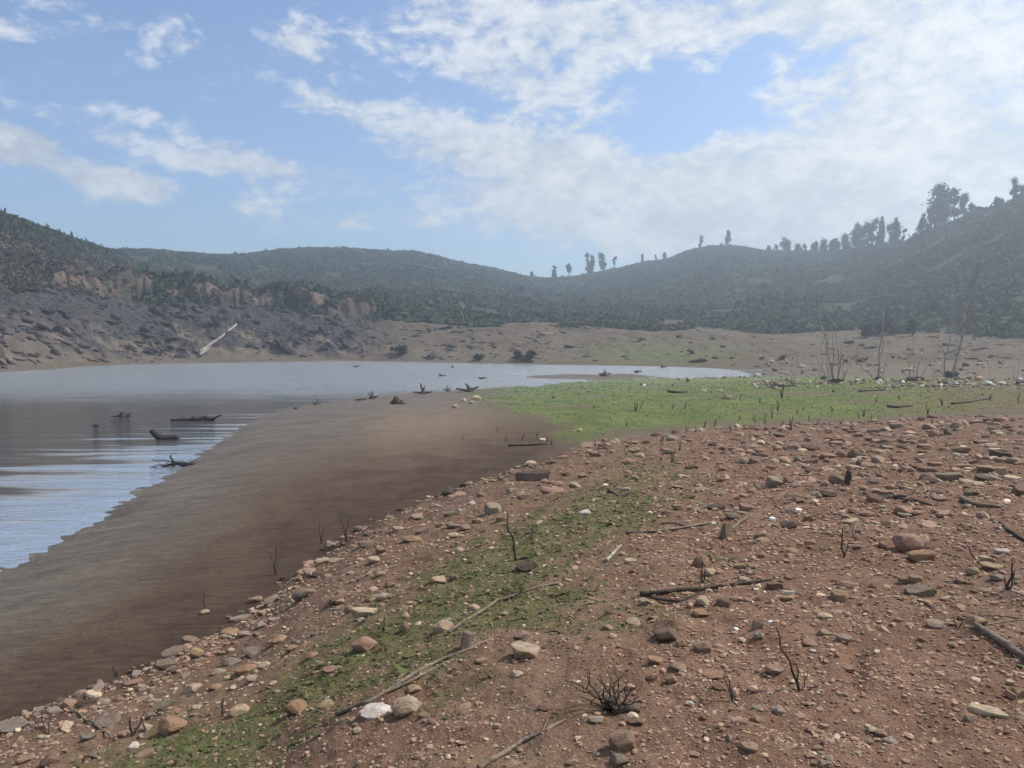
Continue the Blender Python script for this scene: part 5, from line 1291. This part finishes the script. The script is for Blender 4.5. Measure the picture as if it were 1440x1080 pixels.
keep = rng.random(n) < np.clip(wd * dn, 0, 1) * .75 * np.where((px < 200) & (L < 6.3), .45, 1.0)
x, y, z, r, px, py, L = (q[keep] for q in (x, y, z, r, px, py, L)); n = len(x)
sz = np.exp(rng.normal(0, .35, n)) * .62 * (.6 + r / 500) * np.where(L > 6.8, .7, 1.0)
sz = np.where((px < 200) & (L < 7.2), sz * .62, sz)
ridge = (L > 6.85) & (px > 1080) & (rng.random(n) < .35); sz = np.where(ridge, sz * 1.9, sz)
pal = np.array([(.046, .062, .036), (.050, .066, .038), (.056, .070, .042), (.048, .058, .038), (.060, .062, .042), (.042, .058, .036)])
tone = fbm(x / 40, y / 40, 3)[:, None]
cols = pal[rng.integers(0, 6, n)] * (1 + .35 * tone)
brown = ((px < 190) & (L < 6.4))[:, None]
cols = np.where(brown & (rng.random((n, 1)) < .6), np.array([(.085, .062, .050)]) * (1 + .4 * tone), cols)
V, Fq, cl = clump_cards(np.stack([x, y, z], -1), np.stack([sz, sz, sz * rng.uniform(.5, .9, n) * np.where(ridge, 1.5, 1)], -1), 11, cols, .44 * sz)
tag(mobj('scrub', mesh_np('scrub', V, Fq, M_SCRUB, False, attrs={'tint': cl})), 'dense dark green scrub covering the hills', 'scrub', None, 'stuff')
print('scrub', n, len(V))
# low herbs and grass
n = 420000
thr = np.radians(rng.uniform(-38, 40, n)); r = np.exp(rng.uniform(math.log(2.6), math.log(66), n))
x, y = np.sin(thr) * r, np.cos(thr) * r; z = hgt(x, y); gmask = bil(grass, x, y); px, py, _ = project(x, y, z)
L = bil(LV, x, y); patch = .35 + 1.5 * np.maximum(fbm(x * 2.2, y * 2.2, 3) + .15, 0)
keep = rng.random(n) < np.clip(gmask, 0, 1) ** 1.2 * np.where(L < 1.02, patch * 1.5, .7 + .8 * fbm(x * .5, y * .5, 3)) * .55
x, y, z, r, L, px, gmask = (q[keep] for q in (x, y, z, r, L, px, gmask)); n = len(x)
hgt_ = np.where(L < 1.02, .013 + .0024 * r, .012 + .0011 * r) * np.exp(rng.normal(0, .35, n))
az_ = rng.uniform(0, 6.28, n); wdt = hgt_ * rng.uniform(.25, .6, n) + .0005 * r
lean = rng.normal(0, 1.1, (n, 2)) * hgt_[:, None]; hgt_ = hgt_ * .42
ca, sa = np.cos(az_) * wdt, np.sin(az_) * wdt
B = np.stack([x, y, z - .002], -1)
v0 = B + np.stack([-ca, -sa, 0 * x], -1); v1 = B + np.stack([ca, sa, 0 * x], -1); v2 = B + np.stack([lean[:, 0], lean[:, 1], hgt_], -1)
V = np.stack([v0, v1, v2], 1).reshape(-1, 3)
gp = np.array([(.085, .110, .034), (.115, .130, .046), (.075, .092, .030), (.130, .118, .056), (.15, .118, .068)])
gf = np.array([(.092, .126, .036), (.122, .154, .048), (.104, .136, .042), (.115, .132, .048), (.070, .098, .032)])
gy = np.array([(.140, .125, .048), (.115, .120, .042), (.155, .125, .058), (.135, .108, .055), (.10, .108, .038)])
ri = rng.integers(0, 5, n)
far_y = (rng.random(n) < sstep(1080, 1400, px))
cols = np.where((L < 1.02)[:, None], gp[ri], np.where(far_y[:, None], gy[ri], gf[ri])) * rng.uniform(.75, 1.2, n)[:, None]
tag(mobj('grass', mesh_np('grass', V, np.arange(n * 3).reshape(n, 3), M_GRASS, False, attrs={'tint': np.repeat(cols, 3, axis=0)})), 'low green grass and herbs on the flat and the bank', 'grass', None, 'stuff')
print('grass', n)

EXPO = 0.42; SUNP = 4.0; SKYS = 0.11; HAZE = 0.0013
CLD_A = (3.7, 3.95, 4.3); CLD_B = (5.9, 6.05, 6.2); CLD_C = (7.4, 7.5, 7.6); SKYMUL = (.87, .97, 1.12)
# ------------------------------------------------------------------ sky, sun, air
SUN_AZ, SUN_EL = math.radians(74), math.radians(50)     # azimuth from +Y towards +X
SC.view_settings.view_transform = 'Standard'; SC.view_settings.look = 'None'
SC.view_settings.exposure = EXPO; SC.view_settings.gamma = 1.0
SC.cycles.use_denoising = True
SC.cycles.max_bounces = 6; SC.cycles.volume_bounces = 1
sun = bpy.data.lights.new('sun', 'SUN'); sun.energy = SUNP; sun.angle = math.radians(2.5); sun.color = (1.0, .94, .86)
so = bpy.data.objects.new('sun', sun); link(so); so.location = (60, 40, 90)
so.rotation_euler = (math.pi / 2 - SUN_EL, 0, math.pi - SUN_AZ)
W = bpy.data.worlds.new('World'); SC.world = W; W.use_nodes = True
nt = W.node_tree; nt.nodes.clear(); k = N(nt)
sky = k.n('ShaderNodeTexSky', sky_type='NISHITA'); sky.sun_disc = False
sky.sun_elevation = SUN_EL; sky.sun_rotation = SUN_AZ; sky.air_density = 1.0; sky.dust_density = 1.2; sky.ozone_density = 1.5; sky.altitude = 200
dirv = k.n('ShaderNodeTexCoord').outputs['Generated']
sx = k.n('ShaderNodeSeparateXYZ'); nt.links.new(dirv, sx.inputs[0])
az = k.math('ARCTAN2', sx.outputs[0], sx.outputs[1])
el = k.math('ARCSINE', sx.outputs[2])
ae = k.n('ShaderNodeCombineXYZ'); nt.links.new(az, ae.inputs[0]); nt.links.new(el, ae.inputs[1]); ae = ae.outputs[0]
# directions projected on a flat cloud layer
zz = k.math('ADD', k.math('MAXIMUM', sx.outputs[2], 0.0), .10)
pl = k.n('ShaderNodeCombineXYZ'); nt.links.new(k.math('DIVIDE', sx.outputs[0], zz), pl.inputs[0]); nt.links.new(k.math('DIVIDE', sx.outputs[1], zz), pl.inputs[1]); pl = pl.outputs[0]
warp = k.n('ShaderNodeTexNoise'); nt.links.new(pl, warp.inputs['Vector']); warp.inputs['Scale'].default_value = 1.3; warp.inputs['Detail'].default_value = 3
aw = k.n('ShaderNodeVectorMath', operation='MULTIPLY_ADD'); nt.links.new(warp.outputs['Color'], aw.inputs[0]); aw.inputs[1].default_value = (.10, .045, 0)
sb = k.n('ShaderNodeVectorMath', operation='ADD'); nt.links.new(ae, sb.inputs[0]); sb.inputs[1].default_value = (-.05, -.0225, 0)
nt.links.new(sb.outputs[0], aw.inputs[2]); aew = aw.outputs[0]
def dae(px, py):
    a = math.atan((px - 720) / F); e = math.atan((HOR - py) / F * math.cos(a)); return a, e
def blob(px, py, rx, ry, rot, wgt):
    a, e = dae(px, py)
    mp = k.map(aew, (rx / F, ry / F, 1), (0, 0, math.radians(-rot)), (a, e, 0), 'TEXTURE')
    ln = k.n('ShaderNodeVectorMath', operation='LENGTH'); nt.links.new(mp, ln.inputs[0])
    return k.rng(ln.outputs['Value'], 1.35, 0.1, 0, wgt)
SKB = [(1000, 335, 330, 50, 0, .38), (600, 195, 340, 50, 17, .40), (800, 215, 210, 110, 12, .34), (700, 60, 260, 95, 5, .42), (1000, 30, 260, 55, 0, .40), (1280, 150, 260, 260, 0, .55), (900, 275, 330, 70, 4, .42), (1150, 275, 420, 80, 0, .5),
       (12, 206, 66, 34, 0, .95), (95, 222, 110, 30, 4, .28), (172, 263, 80, 24, 3, .85), (440, 252, 240, 28, 6, .36), (330, 225, 80, 24, 0, .3), (125, 172, 110, 24, 14, .26), (432, 66, 60, 24, 8, .42),
       (42, 54, 60, 16, 0, .36), (110, 30, 130, 26, 16, .22), (240, 60, 90, 16, 10, .15), (385, 300, 60, 28, 20, .3), (520, 312, 100, 24, 0, .33), (250, 175, 130, 20, 6, .16), (700, 310, 120, 30, 0, .2),
       (925, 195, 110, 46, -25, -.42), (1030, 115, 70, 32, -30, -.34), (610, 130, 90, 30, 15, -.30), (330, 345, 400, 22, 0, -.2)]
cov = 0.0
for b in SKB:
    v = blob(*b)
    cov = v if isinstance(cov, float) else k.math('ADD', cov, v)
outside = k.rng(k.math('ABSOLUTE', az), .75, 1.2, 0, .38)          # beyond the seen part of the sky: broken cloud
high = k.rng(el, .50, .75, 0, .30)
cov = k.math('ADD', cov, k.math('MAXIMUM', outside, high))
nz1 = k.noise(k.map(ae, (1.0, 2.1, 1), (0, 0, .25)), 4.2, 7, .60, .25)
nz2 = k.noise(k.map(ae, (1.0, 1.9, 1), (0, 0, .12)), 13., 7, .62, .55)
nz3 = k.noise(k.map(ae, (1.0, 1.7, 1), (0, 0, -.15)), 46., 4, .55, .2)
dens = k.math('ADD', cov, k.math('MULTIPLY', k.math('SUBTRACT', nz1, .5), 1.0))
dens = k.math('ADD', dens, k.math('MULTIPLY', k.math('SUBTRACT', nz2, .5), 1.25))
dens = k.math('ADD', dens, k.math('MULTIPLY', k.math('SUBTRACT', nz3, .5), .65))
mask = k.rng(dens, .12, .52)
shade = k.rng(k.math('ADD', k.math('ADD', k.math('MULTIPLY', nz2, .45), k.math('MULTIPLY', nz3, .25)), k.math('MULTIPLY', nz1, .30)), .38, .62)
cl = k.mix(shade, CLD_A, CLD_B)
dz = k.rng(az, -.75, .65)
cl = k.mix(dz, k.mix(1.0, cl, (.97, .99, 1.05), 'MULTIPLY'), k.mix(1.0, cl, (1.06, 1.05, 1.0), 'MULTIPLY'))
bright = blob(15, 203, 48, 26, 0, .5); bright2 = blob(170, 262, 70, 18, 3, .4)
cl = k.mix(k.math('MULTIPLY', k.math('ADD', bright, bright2), shade), cl, CLD_C)
skc = k.mix(1.0, sky.outputs[0], SKYMUL, 'MULTIPLY')
final = k.mix(k.math('MULTIPLY', mask, k.rng(dens, .1, .9, .72, .97)), skc, cl)
bg = k.n('ShaderNodeBackground'); nt.links.new(final, bg.inputs[0]); bg.inputs[1].default_value = SKYS
wo_ = k.n('ShaderNodeOutputWorld'); nt.links.new(bg.outputs[0], wo_.inputs[0])
W.cycles.sampling_method = 'MANUAL'; W.cycles.sample_map_resolution = 512
if HAZE > 0:
    m = bpy.data.materials.new('air'); m.use_nodes = True; n2 = m.node_tree; n2.nodes.clear()
    pv = n2.nodes.new('ShaderNodeVolumePrincipled'); pv.inputs['Color'].default_value = (.78, .90, 1.0, 1); pv.inputs['Density'].default_value = HAZE
    pv.inputs['Anisotropy'].default_value = .55  # strong forward scatter, added to imitate lens glare towards the sun
    oo = n2.nodes.new('ShaderNodeOutputMaterial'); n2.links.new(pv.outputs[0], oo.inputs['Volume'])
    zmin, zmax = float(Z.min()) - 1, float(Z[fr].max()) + 45
    zmax = max(zmax, float(Z.max()) + 5)
    v = np.array([(sx_, sy_, sz_) for sz_ in (zmin, zmax) for sy_ in (-760., 760.) for sx_ in (-760., 760.)])
    f = np.array([(0, 2, 3, 1), (4, 5, 7, 6), (0, 1, 5, 4), (2, 6, 7, 3), (0, 4, 6, 2), (1, 3, 7, 5)])
    hz = mobj('haze', mesh_np('haze', v, f, m, False)); tag(hz, 'thin pale haze in the valley air, also imitating lens glare', 'haze', None, 'stuff')
